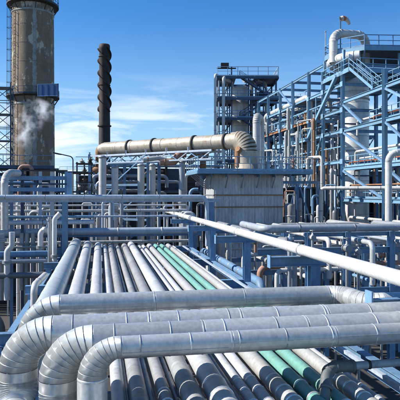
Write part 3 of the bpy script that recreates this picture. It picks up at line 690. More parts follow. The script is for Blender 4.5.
for z, zn in ((26.1, 0), (41.6, 1)):
    r0, r1 = sr(z)+.02, sr(z)+.85
    pf = obj('ring_platform', lathe((SXc, SYc, z), [(r0, -.25), (r1, -.12), (r1, .08), (r0, .08)], 48, False), 'dark', st)
    k = 28; pts = [(SXc+(r1-.05)*math.cos(2*math.pi*j/k), SYc+(r1-.05)*math.sin(2*math.pi*j/k), z+.08) for j in range(k)]
    guardrail(st, pts, 1.1, 1.4, .06, 'blue_dk', closed=True)
    for j in range(14):
        an = 2*math.pi*j/14; c, s_ = math.cos(an), math.sin(an)
        obj('bracket', bar((SXc+r0*c, SYc+r0*s_, z-1.3), (SXc+(r1-.1)*c, SYc+(r1-.1)*s_, z-.16), .10), 'dark', st)
    obj('band', lathe((SXc, SYc, z-1.6), [(sr(z)+.03, 0), (sr(z)+.09, .05), (sr(z)+.09, .3), (sr(z)+.03, .35)], 48, False), 'stripe', st)
sg = pD(48, 90, 87.2)
sgn = thing('sign_board', 'blank blue board mounted on the chimney ring platform', 'sign', (sg.x, sg.y, sg.z-.9))
u = Vector((math.cos(TH+R(6)), -math.sin(TH+R(6)), 0)); nrm = Vector((-u.y, u.x, 0))
obj('board', bar(sg-u*1.65, sg+u*1.65, .12, 1.85), 'signblue', sgn)
for q in (-1, 1): obj('frame_post', bar(sg+u*1.7*q-V(0, 0, 1.0), sg+u*1.7*q+V(0, 0, 1.0), .14), 'white' if q < 0 else 'blue_dk', sgn)
for q in (-.95, .95): obj('frame_rail', bar(sg-u*1.62+V(0, 0, q), sg+u*1.62+V(0, 0, q), .14, .1), 'blue', sgn)
for q in (-.55, 0, .55): obj('panel_rib', bar(sg+u*q*1.8-nrm*.07-V(0, 0, .85), sg+u*q*1.8-nrm*.07+V(0, 0, .85), .05, .05), 'signblue', sgn)
for q in (-1.2, 1.2): obj('stay', bar(sg+u*q+nrm*.08+V(0, 0, -.6), sg+u*q+nrm*1.0+V(0, 0, -.6), .1), 'blue_dk', sgn)
# caged ladder up the left flank
la = tocam-1.12
ld = thing('chimney_ladder', 'dark caged ladder up the left flank of the concrete chimney', 'ladder', (SXc+3.8*math.cos(la), SYc+3.8*math.sin(la), 0))
t_ = Vector((-math.sin(la), math.cos(la), 0)); o_ = Vector((math.cos(la), math.sin(la), 0))
for q in (-.25, .25): obj('stile', bar(V(SXc, SYc, 8)+o_*3.95+t_*q, V(SXc, SYc, 41)+o_*3.8+t_*q, .08), 'dark', ld)
for j in range(55):
    z = 8.3+.6*j; c = V(SXc, SYc, z)+o_*(3.95-.15*j/55); obj('rung', bar(c-t_*.24, c+t_*.24, .05), 'dark', ld)
    if j % 3 == 0: obj('cage_hoop', join(*[bar(c+t_*.35*math.cos(a)+o_*(.1+.65*math.sin(a)), c+t_*.35*math.cos(a+.63)+o_*(.1+.65*math.sin(a+.63)), .05) for a in (0, .63, 1.26, 1.89, 2.51)]), 'dark', ld)
for a in (.63, 1.57, 2.51): obj('cage_bar', bar(V(SXc, SYc, 8.3)+o_*3.95+t_*.35*math.cos(a)+o_*(.1+.65*math.sin(a)), V(SXc, SYc, 40.7)+o_*3.8+t_*.35*math.cos(a)+o_*(.1+.65*math.sin(a)), .04), 'dark', ld)
# lattice stair tower left of the stack
lt = thing('lattice_tower', 'slim dark lattice stair tower at the left edge beside the chimney', 'tower', (sp.x-6, sp.y-3, 0))
lb = pD(4, 180, 84); hw = 1.15
cs = [(lb.x+a*hw, lb.y+b*hw) for a, b in ((-1, -1), (1, -1), (1, 1), (-1, 1))]
ztop = pD(4, 84, 84).z
for x, y in cs: obj('leg', bar((x, y, 0), (x, y, ztop), .16), 'blue_dk', lt)
zz = [1.5+2.05*k for k in range(int((ztop-1.5)/2.05)+1)]
for k, z in enumerate(zz):
    for i in range(4):
        a, b = cs[i], cs[(i+1) % 4]; obj('ring_beam', bar((*a, z), (*b, z), .10), 'blue_dk', lt)
        if k+1 < len(zz):
            a2, b2 = (a, b) if (k+i) % 2 else (b, a); obj('brace', bar((*a2, z+.05), (*b2, zz[k+1]-.05), .09), 'blue_dk', lt)
    if k % 2 == 0: obj('landing', box(lb.x-hw+.1, lb.y-hw+.1, z-.03, lb.x+hw-.1, lb.y+hw-.1, z+.04), 'grating', lt)

# ================================================================== DARK STRAKED STACK
kp = pD(104.5, 150, 132); kz = pD(104.5, 44.5, 132).z; kr = 1.28
ks = thing('straked_chimney', 'slim dark chimney wound with spiral strakes', 'chimney', (kp.x, kp.y, 0))
zr = pD(104, 126, 132).z
obj('shaft', lathe((kp.x, kp.y, 0), [(kr*1.16, 0), (kr*1.12, 10), (kr*1.08, zr), (kr, zr+6), (kr*.99, kz-1.3), (kr*1.04, kz-1.2), (kr*1.04, kz-.3), (kr*.9, kz), (kr*.8, kz-.4)], 40), 'strake', ks)
obj('ring_flange', lathe((kp.x, kp.y, zr), [(kr*1.02, -.2), (kr*1.3, -.15), (kr*1.3, .15), (kr*1.02, .2)], 36, False), 'strake', ks)
zs0, zs1 = pD(104, 112, 132).z, kz-1.0
for zq in (zr-7, zr-13, kz-3.0, (zr+kz)/2): obj('section_flange', lathe((kp.x, kp.y, zq), [(kr*1.0, -.1), (kr*1.13, -.08), (kr*1.13, .08), (kr*1.0, .1)], 36, False), 'strake', ks)
for q in range(3):
    vs_, fs = [], []; n = 90
    for i in range(n+1):
        f = i/n; an = 2*math.pi*(f*1.75+q/3)+.6; z = zs0+(zs1-zs0)*f; c, s_ = math.cos(-an), math.sin(-an)
        for rr_, dz in ((kr*.97, -.07), (kr+.45, -.05), (kr+.45, .05), (kr*.97, .07)): vs_.append(V(kp.x+rr_*c, kp.y+rr_*s_, z+dz))
    for i in range(n):
        for k in range(4): fs.append((i*4+k, i*4+(k+1) % 4, (i+1)*4+(k+1) % 4, (i+1)*4+k))
    obj('strake', (vs_, fs), 'strake', ks)

# ================================================================== STAIR TOWER in the middle distance
def lv(py, d): return EYE+(192-py)/540.0*d
TD = 96
tA = pD(219, 180, TD); tB = pD(276, 180, TD)
tw = thing('stair_tower', 'dark blue steel stair tower with landings around a tall vessel', 'tower', ((tA.x+tB.x)/2, (tA.y+tB.y)/2, 0))
ux = (tB-tA); ux.z = 0; tl = ux.length; ux.normalize(); uy = Vector((-ux.y, ux.x, 0)); O = Vector((tA.x, tA.y, 0))
def tp(a, b, z): return O+ux*a+uy*b+V(0, 0, z)
topz = lv(77, TD); levels = [6, lv(160, TD), lv(139, TD), lv(118, TD), lv(98, TD), topz]
for a in (0, tl*.22, tl*.52, tl*.78, tl):
    for b in (0, 6.0):
        obj('post', bar(tp(a, b, 0), tp(a, b, topz+(1.8 if a == tl*.22 else 0)), .26 if a in (0, tl) else .2), 'blue_dk' if a else 'bluegrey', tw)
for k, z in enumerate(levels):
    def quad(a0, a1, b0, b1, z0, z1): 
        return bar(tp((a0+a1)/2, b0, (z0+z1)/2), tp((a0+a1)/2, b1, (z0+z1)/2), a1-a0, z1-z0)
    obj('landing', quad(-.3, tl*.30, -1.0, 6.3, z-.1, z), 'grating', tw); obj('landing', quad(tl*.62, tl+.3, -1.0, 6.3, z-.1, z), 'grating', tw); obj('landing', quad(tl*.305, tl*.615, -1.0, .6, z-.1, z), 'grating', tw)
    for b in (-1.0, 6.3): obj('beam', bar(tp(-.3, b, z-.3), tp(tl+.3, b, z-.3), .2, .4), 'blue_dk', tw)
    for a in (-.3, tl+.3): obj('beam', bar(tp(a, -.88, z-.3), tp(a, 6.18, z-.3), .2, .4), 'blue_dk', tw)
    guardrail(tw, [tp(-.3, -1.0, z), tp(tl+.3, -1.0, z), tp(tl+.3, 6.3, z)], 1.6 if k == 5 else 1.2, 1.8, .09, 'blue' if k < 5 else 'bluegrey')
    if k < 5:
        z2 = levels[k+1]
        if k % 2: stair(tw, tp(tl*.92, -.8, z2), tp(tl*.36, -.8, z), .9, uy, 'blue_dk')
        else: stair(tw, tp(tl*.36, -.8, z2), tp(tl*.92, -.8, z), .9, uy, 'blue_dk')
        obj('brace', bar(tp(tl*.78, 6.0, z), tp(tl, 6.0, z2-.5), .14), 'blue_dk', tw); obj('brace', bar(tp(0, 6.0, z), tp(tl*.22, 6.0, z2-.5), .14), 'blue_dk', tw)
for k, (z, z2) in enumerate(zip(levels[1:], levels[2:])):
    for a0, a1 in ((0, tl*.22), (tl*.22, tl*.52), (tl*.78, tl)):
        if (k+int(a0)) % 2: obj('brace', bar(tp(a0, 3.0, z), tp(a1, 3.0, z2-.5), .12), 'blue_dk', tw)
        else: obj('brace', bar(tp(a1, 3.0, z), tp(a0, 3.0, z2-.5), .12), 'blue_dk', tw)
    obj('switch_cabinet', bar(tp(tl*.70, 4.2, z+.9), tp(tl*.95, 4.2, z+.9), 1.0, 1.7), 'blue_dk' if k % 2 else 'steel', tw)
    guardrail(tw, [tp(-.3, 2.4, z), tp(tl+.3, 2.4, z)], 1.2, 2.2, .08, 'blue_dk')
obj('hoist_box', bar(tp(.3, -.4, topz+1.9), tp(1.7, -.4, topz+1.9), 1.2, .8), 'dark', tw)
obj('hoist_jib', bar(tp(-.4, -.4, topz+1.45), tp(3.0, -.4, topz+1.45), .2), 'dark', tw)
vc = tp(tl*.40, 2.8, 0)
tv = thing('tower_vessel', 'pale upright vessel standing inside the stair tower', 'vessel', vc)
vz = [0, 8, 14, 18, 22, 26, topz-1.8]
for a, b in zip(vz, vz[1:]): obj('shell_course', section((vc.x, vc.y, a+.01), (vc.x, vc.y, b), 1.55, 32, lip=.012), 'vessel', tv)
obj('head', lathe((vc.x, vc.y, topz-1.8), [(1.55, 0), (1.5, .25), (1.2, .6), (.7, .8), (.2, .86)], 32), 'vessel', tv)
for k, (a, r, m, lab) in enumerate(((-.7, .24, 'white', 'white downpipe on the left corner of the stair tower'), (.75, .3, 'vessel', 'pale clad downpipe beside the left corner post of the stair tower'), (tl*.60, .35, 'alu_dull', 'dull clad riser right of the vessel in the stair tower'), (tl*.68, .2, 'alu_dull', 'slim dull riser at the stair flights of the tower'), (tl*.16, .16, 'steel', 'slim steel riser left of the vessel in the stair tower'), (tl*.86, .22, 'vessel', 'pale riser near the right corner of the stair tower'), (tl*.26, .13, 'white', 'thin white riser close left of the vessel in the stair tower'))):
    z1 = topz-(.3 if k else -.2)
    pipe('tower_pipe', lab, 'pipe', [tp(a, -1.3 if k < 2 else 3.2, .01), tp(a, -1.3 if k < 2 else 3.2, z1), tp(a+(1.2 if k < 2 else -1.5), 1.6, z1)], r, r*2, m, 14, clamps=3.2)

# ================================================================== GOOSENECK behind the furnace deck
gp = pD(258, 160, 52.5); gz = lv(116, 52.5)
gn = thing('gooseneck_vent', 'white clad vent pipe with bent top rising behind the furnace deck', 'vent pipe', (gp.x-.15, gp.y, 0))
path = [(gp.x-.15, gp.y, .01), (gp.x-.15, gp.y, gz), (gp.x+.95, gp.y+2.2, gz), (gp.x+.95, gp.y+2.2, 9)]
sg_ = fillet(path, .7)
for g_ in sg_:
    if g_[0] == 'S':
        k = max(1, round((g_[2]-g_[1]).length/1.3))
        for j in range(k): obj('cladding_section', section(g_[1]+(g_[2]-g_[1])*j/k, g_[1]+(g_[2]-g_[1])*(j+1)/k, .37, 26, lip=.03), 'vessel', gn)
    else:
        for a, b in zip(g_[1], g_[1][1:]): obj('elbow_segment', tube([a, b], .38, 26), 'vessel', gn)

# ================================================================== BLUE STEEL RACK STRUCTURE at right
XF, XB = 25.0, 31.5
YS = [83.5, 78.3, 72.8, 67.8, 62.2, 57.9, 52.9]
ZTOP = 24.6
bs = thing('steel_rack', 'tall light blue steel rack structure receding right of the furnace', 'steel frame', (27, 65, 0))
LV = [6.2, 10.4, 13.2, 16.4, 18.6, 21.3]
for i, y in enumerate(YS):
    top = ZTOP if y > 60 else 23.6
    for x in (XF, XB): obj('post', ibeam((x, y, .01), (x, y, top), .34, .34, up=UY), 'blue_lt' if x == XF else 'blue', bs)
    for z in LV+[ZTOP-.15 if y > 60 else 23.4]: obj('cross_beam', ibeam((XF+.18, y, z), (XB-.18, y, z), .2, .32), 'blue', bs)
for a, b in zip(YS, YS[1:]):
    for x in (XF, XB):
        for k, z in enumerate(LV):
            if random.random() < .93: obj('girder', ibeam((x, a-.18, z), (x, b+.18, z), .2, .34), ('rust' if z == 18.6 and a > 62 else 'blue_lt') if x == XF else 'blue', bs)
    if a > 62: obj('girder', ibeam((XF, a-.18, ZTOP-.2), (XF, b+.18, ZTOP-.2), .18, .3), 'blue_lt', bs)
for y in YS:
    for z in LV:
        obj('gusset', box(XF-.19, y-.32, z-.26, XF-.172, y+.32, z+.26), 'blue_lt', bs)
def br_(y0, z0, y1, z1, x=XF-.2, wd=.2, m='blue_lt'): obj('brace', bar((x, y0, z0), (x, y1, z1), wd), m, bs)
br_(54.0, 22.4, 62.0, 16.5, wd=.34); br_(62.2, 10.5, 57.9, 16.2); br_(72.8, 13.3, 67.8, 18.4); br_(67.8, 21.4, 72.8, 24.3, m='blue'); br_(78.3, 16.4, 83.5, 21)
br_(57.9, 6.4, 52.9, 10.3); br_(67.8, 6.4, 62.2, 10.3, m='blue')
for a, b in zip(YS, YS[1:]):      # secondary steel: mid posts, purlins, light bracing
    ym = (a+b)/2
    for z0, z1 in zip(LV, LV[1:]):
        if random.random() < .6: obj('mid_post', bar((XF+.02, ym, z0+.18), (XF+.02, ym, z1-.18), .12), 'blue_lt', bs)
        if random.random() < .55: obj('light_brace', bar((XB-.25, a-.2, z0+.2), (XB-.25, b+.2, z1-.2), .14), 'blue', bs)
        if random.random() < .6: obj('purlin', bar((XF+.2, ym, (z0+z1)/2), (XB-.2, ym, (z0+z1)/2), .14), 'blue_dk', bs)
        if random.random() < .6: obj('rail', bar((XF+.03, a-.18, (z0+z1)/2), (XF+.03, b+.18, (z0+z1)/2), .11), 'blue_lt', bs)
for z, ya, yb in ((10.62, 83, 62.4), (13.42, 82.8, 62.4), (16.62, 72.8, 62.4), (18.84, 78, 62.4), (21.54, 67.6, 62.4)):
    deck(bs, XF+.25, yb+.2, XF+2.6, ya-.2, z, .12, 'blue'); guardrail(bs, [(XF+.3, ya-.2, z), (XF+.3, yb+.2, z)], 1.1, 1.6, .06, 'blue_lt')
random.seed(5)
# lines running the length of the rack
cols = {'white': 'white', 'vessel': 'pale clad', 'alu_dull': 'dull clad', 'rust': 'rusty', 'blue': 'blue', 'steel': 'steel', 'cream': 'cream', 'alu': 'bright clad', 'rustpink': 'red-brown', 'grey_pipe': 'grey'}
zi = 0
for z in (21.5, 18.8, 16.75, 13.6, 10.8, 6.6):
    zn = {21.5: 'topmost', 18.8: 'second', 16.75: 'third', 13.6: 'fourth', 10.8: 'fifth', 6.6: 'lowest'}[z]
    x = XF+.55 if z not in (10.8, 13.6, 16.75) else XF+2.9; j = 0
    while x < XB-.4:
        r = random.choice((.12, .16, .22, .3)) if not (z == 21.5 and j == 0) else .36
        m = random.choice(('white', 'vessel', 'alu_dull', 'steel', 'alu', 'rustpink', 'grey_pipe', 'cream')) if not (z == 21.5 and j == 0) else 'vessel'
        ya = random.uniform(74, 86); yb = random.uniform(61.5, 64)
        pipe('run_pipe', '%s pipe, %s from the front on the %s level of the blue rack' % (cols[m], ORD[j], zn), 'pipe', [(x, ya, z-2), (x, ya, z+r+.02), (x, yb, z+r+.02), (x, yb, z-random.uniform(1, 3))], r, r*2.5, m, 12, clamps=3.3, group='long pipes in the blue rack')
        x += r+random.uniform(.5, 1.1); j += 1
# uprights, drums and exchangers inside the rack
for i, (y, x) in enumerate(sorted(((random.uniform(53.5, 82), random.choice((XF+.7, XF+1.2, XF+2.2, XF-.55, XF-.9))) for _ in range(39)), key=lambda q: -q[0]/q[1])):
    r = random.choice((.07, .09, .13, .17)); z0 = random.uniform(0, 8); z1 = random.uniform(12, 20.5)
    m = random.choice(('white', 'vessel', 'alu_dull', 'steel', 'blue', 'rust', 'alu', 'cream')); dx = random.choice((-.9, .9, 0)); dy = random.choice((-2, 2))
    pipe('rack_riser', cols[m]+' upright pipe, '+ORD[i]+' from the left among the blue rack steelwork', 'pipe', [(x, y, z0), (x, y, z1), (x+dx, y+dy, z1), (x+dx, y+dy, z1-random.uniform(1, 3))], r, r*2.3, m, 10, clamps=2.2, group='upright pipes in the blue rack')
for i, (y, z, r, ln_, m) in enumerate(((66.5, 11.4, .7, 4.2, 'vessel'), (70.5, 14.3, .6, 3.6, 'white'), (75.5, 11.4, .75, 4, 'vessel'), (70, 17.5, .55, 3.6, 'alu_dull'), (64.5, 14.3, .6, 3, 'white'))):
    t = thing('exchanger_drum', ['stout pale drum on the lower deck of the blue rack', 'white drum on the fourth level of the blue rack', 'pale drum at the far end of the blue rack', 'dull clad drum high in the blue rack', 'short white drum nearest the column in the blue rack'][i], 'drum', (XF+3.2, y, z))
    a = V(XF+1.2, y, z+.3); b = a+V(ln_, 0, 0)
    obj('shell', tube([a-V(.25, 0, 0), a-V(.15, 0, 0), a, b, b+V(.15, 0, 0), b+V(.25, 0, 0)], [r*.4, r*.8, r, r, r*.8, r*.4], 24), m, t)
    for q in (.2, .8): obj('saddle', bar(a+V(ln_*q, 0, -r*.5), a+V(ln_*q, 0, -r-.25), .25, 1.0, up=V(0, 1, 0)), 'blue', t)
    obj('nozzle', tube([a+V(.6, 0, r*.9), a+V(.6, 0, r+.5)], .16, 12), 'steel', t)

# ------------------------------------------------------------------ tall column with its platforms
cX, cY, cR = 28.4, 57.0, 1.55
tcx = thing('distillation_column', 'tall silver distillation column at right inside the blue steelwork', 'column', (cX, cY, 0))
zc_ = 0; k = 0
while zc_ < 23.3:
    z1 = min(23.5, zc_+1.25); obj('shell_course', section((cX, cY, zc_+.005), (cX, cY, z1), cR*(1+.004*(k % 2)), 44, seam=random.uniform(-2, 0), lip=.012), 'column', tcx); zc_ = z1; k += 1
obj('head', lathe((cX, cY, 23.5), [(cR, 0), (cR*.97, .3), (cR*.8, .65), (cR*.5, .9), (cR*.15, 1.0)], 44), 'column', tcx)
for z in (5, 9.2, 14.6, 20.4): obj('stiffener', lathe((cX, cY, z), [(cR+.01, -.1), (cR+.09, -.08), (cR+.09, .08), (cR+.01, .1)], 44, False), 'steel', tcx)
# near frame around the column
fr = thing('access_frame', 'light blue access frame with stairs and platforms beside the column', 'steel frame', (27, 48, 0))
for y in (44.4, 38.2):
    for x in (XF, XB): obj('post', ibeam((x, y, .01), (x, y, 21.0 if y > 40 else 19.7), .36, .36, up=UY), 'blue_lt' if x == XF else 'blue', fr)
for z in (5.0, 9.2, 12.4, 16.4, 19.4):
    for ya, yb in ((52.72, 44.58), (44.22, 38.38)):
        for x in (XF, XB): obj('girder', ibeam((x, ya, z), (x, yb, z), .22, .36), 'blue_lt' if x == XF else 'blue', fr)
    for y in (44.4, 38.2): obj('cross_beam', ibeam((XF+.19, y, z), (XB-.19, y, z), .2, .34), 'blue', fr)
for (ya, za, yb, zb_) in ((52.7, 16.2, 44.6, 12.7), (52.7, 19.1, 48.6, 16.7), (52.7, 12.2, 44.6, 9.4), (44.2, 16.2, 38.4, 12.7), (44.2, 12.2, 38.4, 9.3), (44.2, 19.2, 38.4, 16.6)):
    obj('brace', bar((XF-.02, ya, za), (XF-.02, yb, zb_), .2), 'blue', fr)
# decks
for (y0, y1, z, m) in ((44.6, 52.6, 12.6, 'blue_lt'), (38.4, 47.6, 16.6, 'blue_lt'), (38.4, 47.2, 19.6, 'blue_lt'), (38.4, 44.2, 12.6, 'blue_lt')):
    deck(fr, XF+.2, y0, XF+1.9, y1, z, .30, m)
    guardrail(fr, [(XF+.22, y1, z), (XF+.22, y0, z)], 1.1, 1.25, .06, m)
    guardrail(fr, [(XF+1.85, y1, z), (XF+1.85, y0, z)], 1.1, 1.6, .05, 'blue')
deck(fr, XF+.2, 38.4, XF+1.9, 52.6, 9.4, .3, 'blue'); guardrail(fr, [(XF+.22, 52.6, 9.4), (XF+.22, 38.4, 9.4)], 1.1, 1.4, .06, 'blue_lt')
# orange pipes lying along the railings
for z, ya, yb, lab in ((13.05, 52, 45, 'thin orange-red line along the lower platform of the access frame'), (17.1, 47, 39, 'thin orange-red line along the upper platform of the access frame'), (13.05, 44, 38.6, 'thin orange-red line along the nearest low platform at right')):
    pipe('orange_line', lab, 'pipe', [(XF+.34, ya, z-.45), (XF+.34, ya, z), (XF+.34, yb, z), (XF+.34, yb, z-.45)], .07, .2, 'orange', 10)
# head platform level 22.6 and stair down to 19.6
ft = thing('head_platform', 'light blue platform and stair round the head of the column', 'platform', (27, 55, 22))
deck(ft, XF-.1, 51.3, XB+.5, 53.4, 22.6, .34, 'blue_lt'); deck(ft, XF-.1, 53.44, XF+1.9, 58.3, 22.6, .34, 'blue_lt'); deck(ft, XF+5.2, 53.44, XB+.5, 60.6, 22.6, .34, 'blue_lt'); deck(ft, XF+1.96, 58.66, XF+5.15, 60.6, 22.6, .3, 'blue_lt')
guardrail(ft, [(XF-.05, 58.3, 22.6), (XF-.05, 51.4, 22.6)], 1.15, 1.2, .07, 'blue_lt')
guardrail(ft, [(XF+1.2, 51.35, 22.6), (XB+.4, 51.35, 22.6)], 1.15, 1.3, .07, 'blue_lt')
stair(ft, (XF-.05, 51.3, 22.6), (XF-.05, 46.5, 19.65), .85, UX, 'blue_lt')
# octagonal top deck
oc, orr, oz = V(28.9, 56.4, 0), 4.0, 25.35
og = [V(oc.x+orr*math.cos(R(22.5+45*k)), oc.y+orr*math.sin(R(22.5+45*k)), oz) for k in range(8)]
og = [V(p.x+(4.5 if p.x > oc.x else 0), p.y-(0 if p.x < oc.x else 1.0), p.z) for p in og]
vs_ = [p.copy() for p in og]+[p-V(0, 0, .06) for p in og]
obj('top_deck', (vs_, [tuple(range(8)), tuple(range(8, 16))[::-1]]+[(i, 8+i, 8+(i+1) % 8, (i+1) % 8) for i in range(8)]), 'grating', ft)
for i in range(8):
    a, b = og[i], og[(i+1) % 8]; obj('fascia', bar(a-V(0, 0, .22), b-V(0, 0, .22), .1, .42), 'blue_lt', ft)
guardrail(ft, og, 1.2, 1.5, .08, 'blue', closed=True)
for (x, y) in ((XF+.2, 53.0), (XF+.2, 58.0), (XB, 53.0), (XB, 60.0)): obj('post', bar((x, y, 22.6), (x, y, oz-.44), .22), 'blue_lt', ft)
for i in (2, 3, 4, 5): a = og[i]; obj('bracket', bar(a-V(0, 0, .44), V(oc.x+(a.x-oc.x)*.65, oc.y+(a.y-oc.y)*.65, 23.2), .14), 'blue', ft)
# vapour line arching over the top deck
ztp = pY(350, 36.5, 56).z
vp = [V(28.9, 55.4, 23.9), V(28.9, 55.4, ztp), V(24.92, 55.0, ztp), V(24.92, 55.0, 24.0)]
vl = clad_pipe('vapour_line', 'fat white pipe arching over the top deck of the column', 'pipe', vp, .46, [1.0, 1.0], 'vessel', n=28, sec=1.4, gores=6, elbow_r=1.03)
rc = V(28.5, 55.6, 24.38)
rl = thing('ring_header', 'fat pale pipe curling round the column head below the top deck', 'pipe', rc)
angs = [R(110+10*k) for k in range(14)]
for a, b in zip(angs, angs[1:]): obj('pipe_length', tube([rc+V(3.3*math.cos(a), 3.3*math.sin(a), 0), rc+V(3.3*math.cos(b), 3.3*math.sin(b), 0)], .5, 26), 'column', rl)
for a in angs[2::5]: obj('joint_band', ring(rc+V(3.3*math.cos(a), 3.3*math.sin(a), 0), (-math.sin(a), math.cos(a), 0), .5, .1, 26, .03), 'steel', rl)
# slim mast and windsock
mp_ = pY(325.5, 76, 58.2)
ms = thing('mast', 'slim pale mast left of the column head', 'mast', mp_)
obj('pole', tube([mp_+V(0, 0, -.6), mp_+V(0, 0, 5.0)], [.09, .05], 10), 'steel', ms); obj('finial', lathe(mp_+V(0, 0, 5.0), [(.05, 0), (.12, .06), (.02, .2)], 10), 'steel', ms); obj('foot', lathe(mp_+V(0, 0, -.62), [(.22, 0), (.22, .05), (.1, .12)], 12), 'steel', ms)
wq = pY(340.5, 19, 55)
wsk = thing('windsock', 'faded windsock drooping from a pole on the top deck', 'windsock', (wq.x, wq.y, oz))
obj('pole', tube([(wq.x, wq.y, oz), (wq.x, wq.y, wq.z+.25)], .05, 10), 'dark', wsk)
d1 = [V(0, 0, 0), V(.35, -.05, .12), V(.75, -.1, .02), V(1.05, -.15, -.3), V(1.2, -.18, -.72)]
obj('hoop', ring(wq+V(.04, 0, 0), (1, -.1, .2), .25, .05, 20, .02), 'dark', wsk)
rs_ = [.27, .27, .24, .20, .14]
for k in range(4): obj('sleeve_band', tube([wq+d1[k]*.8, wq+(d1[k]+d1[k+1])*.4, wq+d1[k+1]*.8], [rs_[k], (rs_[k]+rs_[k+1])/2+.004, rs_[k+1]], 20, False), 'orange' if k == 1 else 'sock', wsk)

# ================================================================== MIDDLE RIGHT: low rack, manifolds and valves between rack and column
def valve(p, axis, r, m, lab, wheel='steel', group='valves on the low lines at right'):
    p = Vector(p); a = Vector(axis).normalized(); t = thing('gate_valve', lab, 'valve', p, group)
    obj('body', tube([p-a*r*1.5, p-a*r*.9, p-a*r*.3, p+a*r*.3, p+a*r*.9, p+a*r*1.5], [r, r*.95, r*1.25, r*1.25, r*.95, r], 16), m, t)
    for q in (-1.5, 1.5): obj('flange', flange(p+a*r*q, a, r*.9, 16, r*.2, r*.38), 'steel', t)
    obj('bonnet', lathe(p+V(0, 0, r*.9), [(r*.8, 0), (r*.8, r*.4), (r*.45, r*.6), (r*.35, r*1.7), (r*.16, r*1.8), (r*.14, r*2.8)], 14), m, t)
    obj('handwheel', ring(p+V(0, 0, r*3.4), (0, 0, 1), r*1.0, .05, 18, .03), wheel, t)
    return t
gz_ = pY(330, 228, 25.2).z; gx0 = pY(263, 228, 25.2).x
pipe('long_grey_pipe', 'long level grey pipe crossing behind the white pipe at right', 'pipe', [(gx0, 29.0, gz_), (gx0, 25.2, gz_), (33, 25.2, gz_)], .185, .4, 'grey_pipe', 20, clamps=2.9)
lr = thing('low_rack', 'low blue rack of posts and beams right of the furnace house', 'pipe rack', (14, 27, 0))
for px, Yy in ((309, 25.5), (347, 25.5), (391, 25.5), (285, 31), (326, 31), (365, 31), (399, 31), (275, 37), (310, 37), (345, 37), (380, 37)):
    p = pY(px, 232, Yy); obj('post', ibeam((p.x, Yy, .01), (p.x, Yy, gz_-.22 if Yy < 26 else 7.6), .30, .30, up=UY), 'blue', lr)
for Yy in (25.5, 31, 37):
    xs_ = (7.6, 24 if Yy < 30 else 27)
    for z in ((7.25, 5.2) if Yy > 26 else (7.05, 5.0)): obj('beam', ibeam((xs_[0], Yy+.0, z), (xs_[1], Yy, z), .16, .3), 'blue', lr)
    if Yy < 26: obj('beam', ibeam((10, Yy, gz_-.34), (24, Yy, gz_-.34), .16, .2), 'blue', lr)
for x in (9.2, 13.4, 18.5): obj('stringer', ibeam((x, 25.7, 7.55), (x, 36.8, 7.55), .2, .3), 'blue', lr)
random.seed(11)
for i in range(16):
    x = 7.7+i*1.02+random.uniform(-.2, .2); r = random.choice((.09, .13, .17, .22)); z = 7.42+r if i % 3 else 5.37+r; m = random.choice(('white', 'vessel', 'steel', 'alu_dark', 'grey_pipe', 'rustpink', 'alu', 'blue', 'alu'))
    ya = random.uniform(23, 27); yb = random.uniform(38, 42)
    pipe('low_line', '%s pipe, %s from the left of those running away over the low rack' % (cols.get(m, 'dark clad'), ORD[i]), 'pipe', [(x, ya, z-2), (x, ya, z), (x, yb, z), (x, yb, z-2.5)], r, r*2.5, m, 14, clamps=2.3, group='pipes running away over the low rack')
for i in range(9):
    Yy = 26.3+i*1.5; z = random.choice((7.95, 7.8, 6.3, 6.6, 6.0)); r = random.choice((.09, .12, .17)); m = random.choice(('white', 'steel', 'grey_pipe', 'alu_dull', 'rustpink', 'vessel')); xa = random.uniform(8, 12); xb = xa+random.uniform(5, 12)
    pipe('cross_line', '%s pipe crossing the low rack at right, %s from the front' % (cols[m], ORD[i]), 'pipe', [(xa, Yy, z-1.8), (xa, Yy, z), (xb, Yy, z), (xb, Yy, z-2)], r, r*2.5, m, 14, clamps=2.0, group='pipes crossing the low rack')
for i in range(13):
    px = 255+i*11.5; Yy = random.choice((21.5, 24.2, 28, 30, 33)); p = pY(px, random.uniform(236, 262), Yy); m = random.choice(('white', 'white', 'steel', 'bluegrey', 'vessel', 'rustpink'))
    valve(p, random.choice(((1, 0, 0), (0, 1, 0))), random.uniform(.08, .13), m, '%s valve with handwheel, %s from the left on the low lines' % (cols.get(m, 'blue-grey'), ORD[i]))
    obj_p = pipe('valve_stub', 'steel stand pipe holding up the %s valve from the left' % ORD[i], 'pipe', [V(p.x, p.y, 0.01), V(p.x, p.y, p.z-.13)], .07, mat='steel', n=10, clamps=1.5, group='stand pipes under the low valves')
# white platform with brown pipes seen below the grey pipe
wpz = pY(360, 240, 34).z
wpl = thing('white_walkway', 'pale walkway with railing seen under the long grey pipe at right', 'walkway', (20, 34, 0))
deck(wpl, 15.5, 33.0, 27, 35.0, wpz, .2, 'white'); guardrail(wpl, [(15.5, 33.05, wpz), (27, 33.05, wpz)], 1.0, 1.3, .05, 'white')
for x in (16, 19.5, 23, 26.5): obj('post', bar((x, 34, .01), (x, 34, wpz-.21), .18), 'white', wpl)
pipe('brown_line', 'rusty brown pipe lying along the pale walkway at right', 'pipe', [(15.8, 34.2, wpz-.2), (15.8, 34.2, wpz+.3), (26, 34.2, wpz+.3)], .14, .3, 'rust', 14, clamps=1.9)
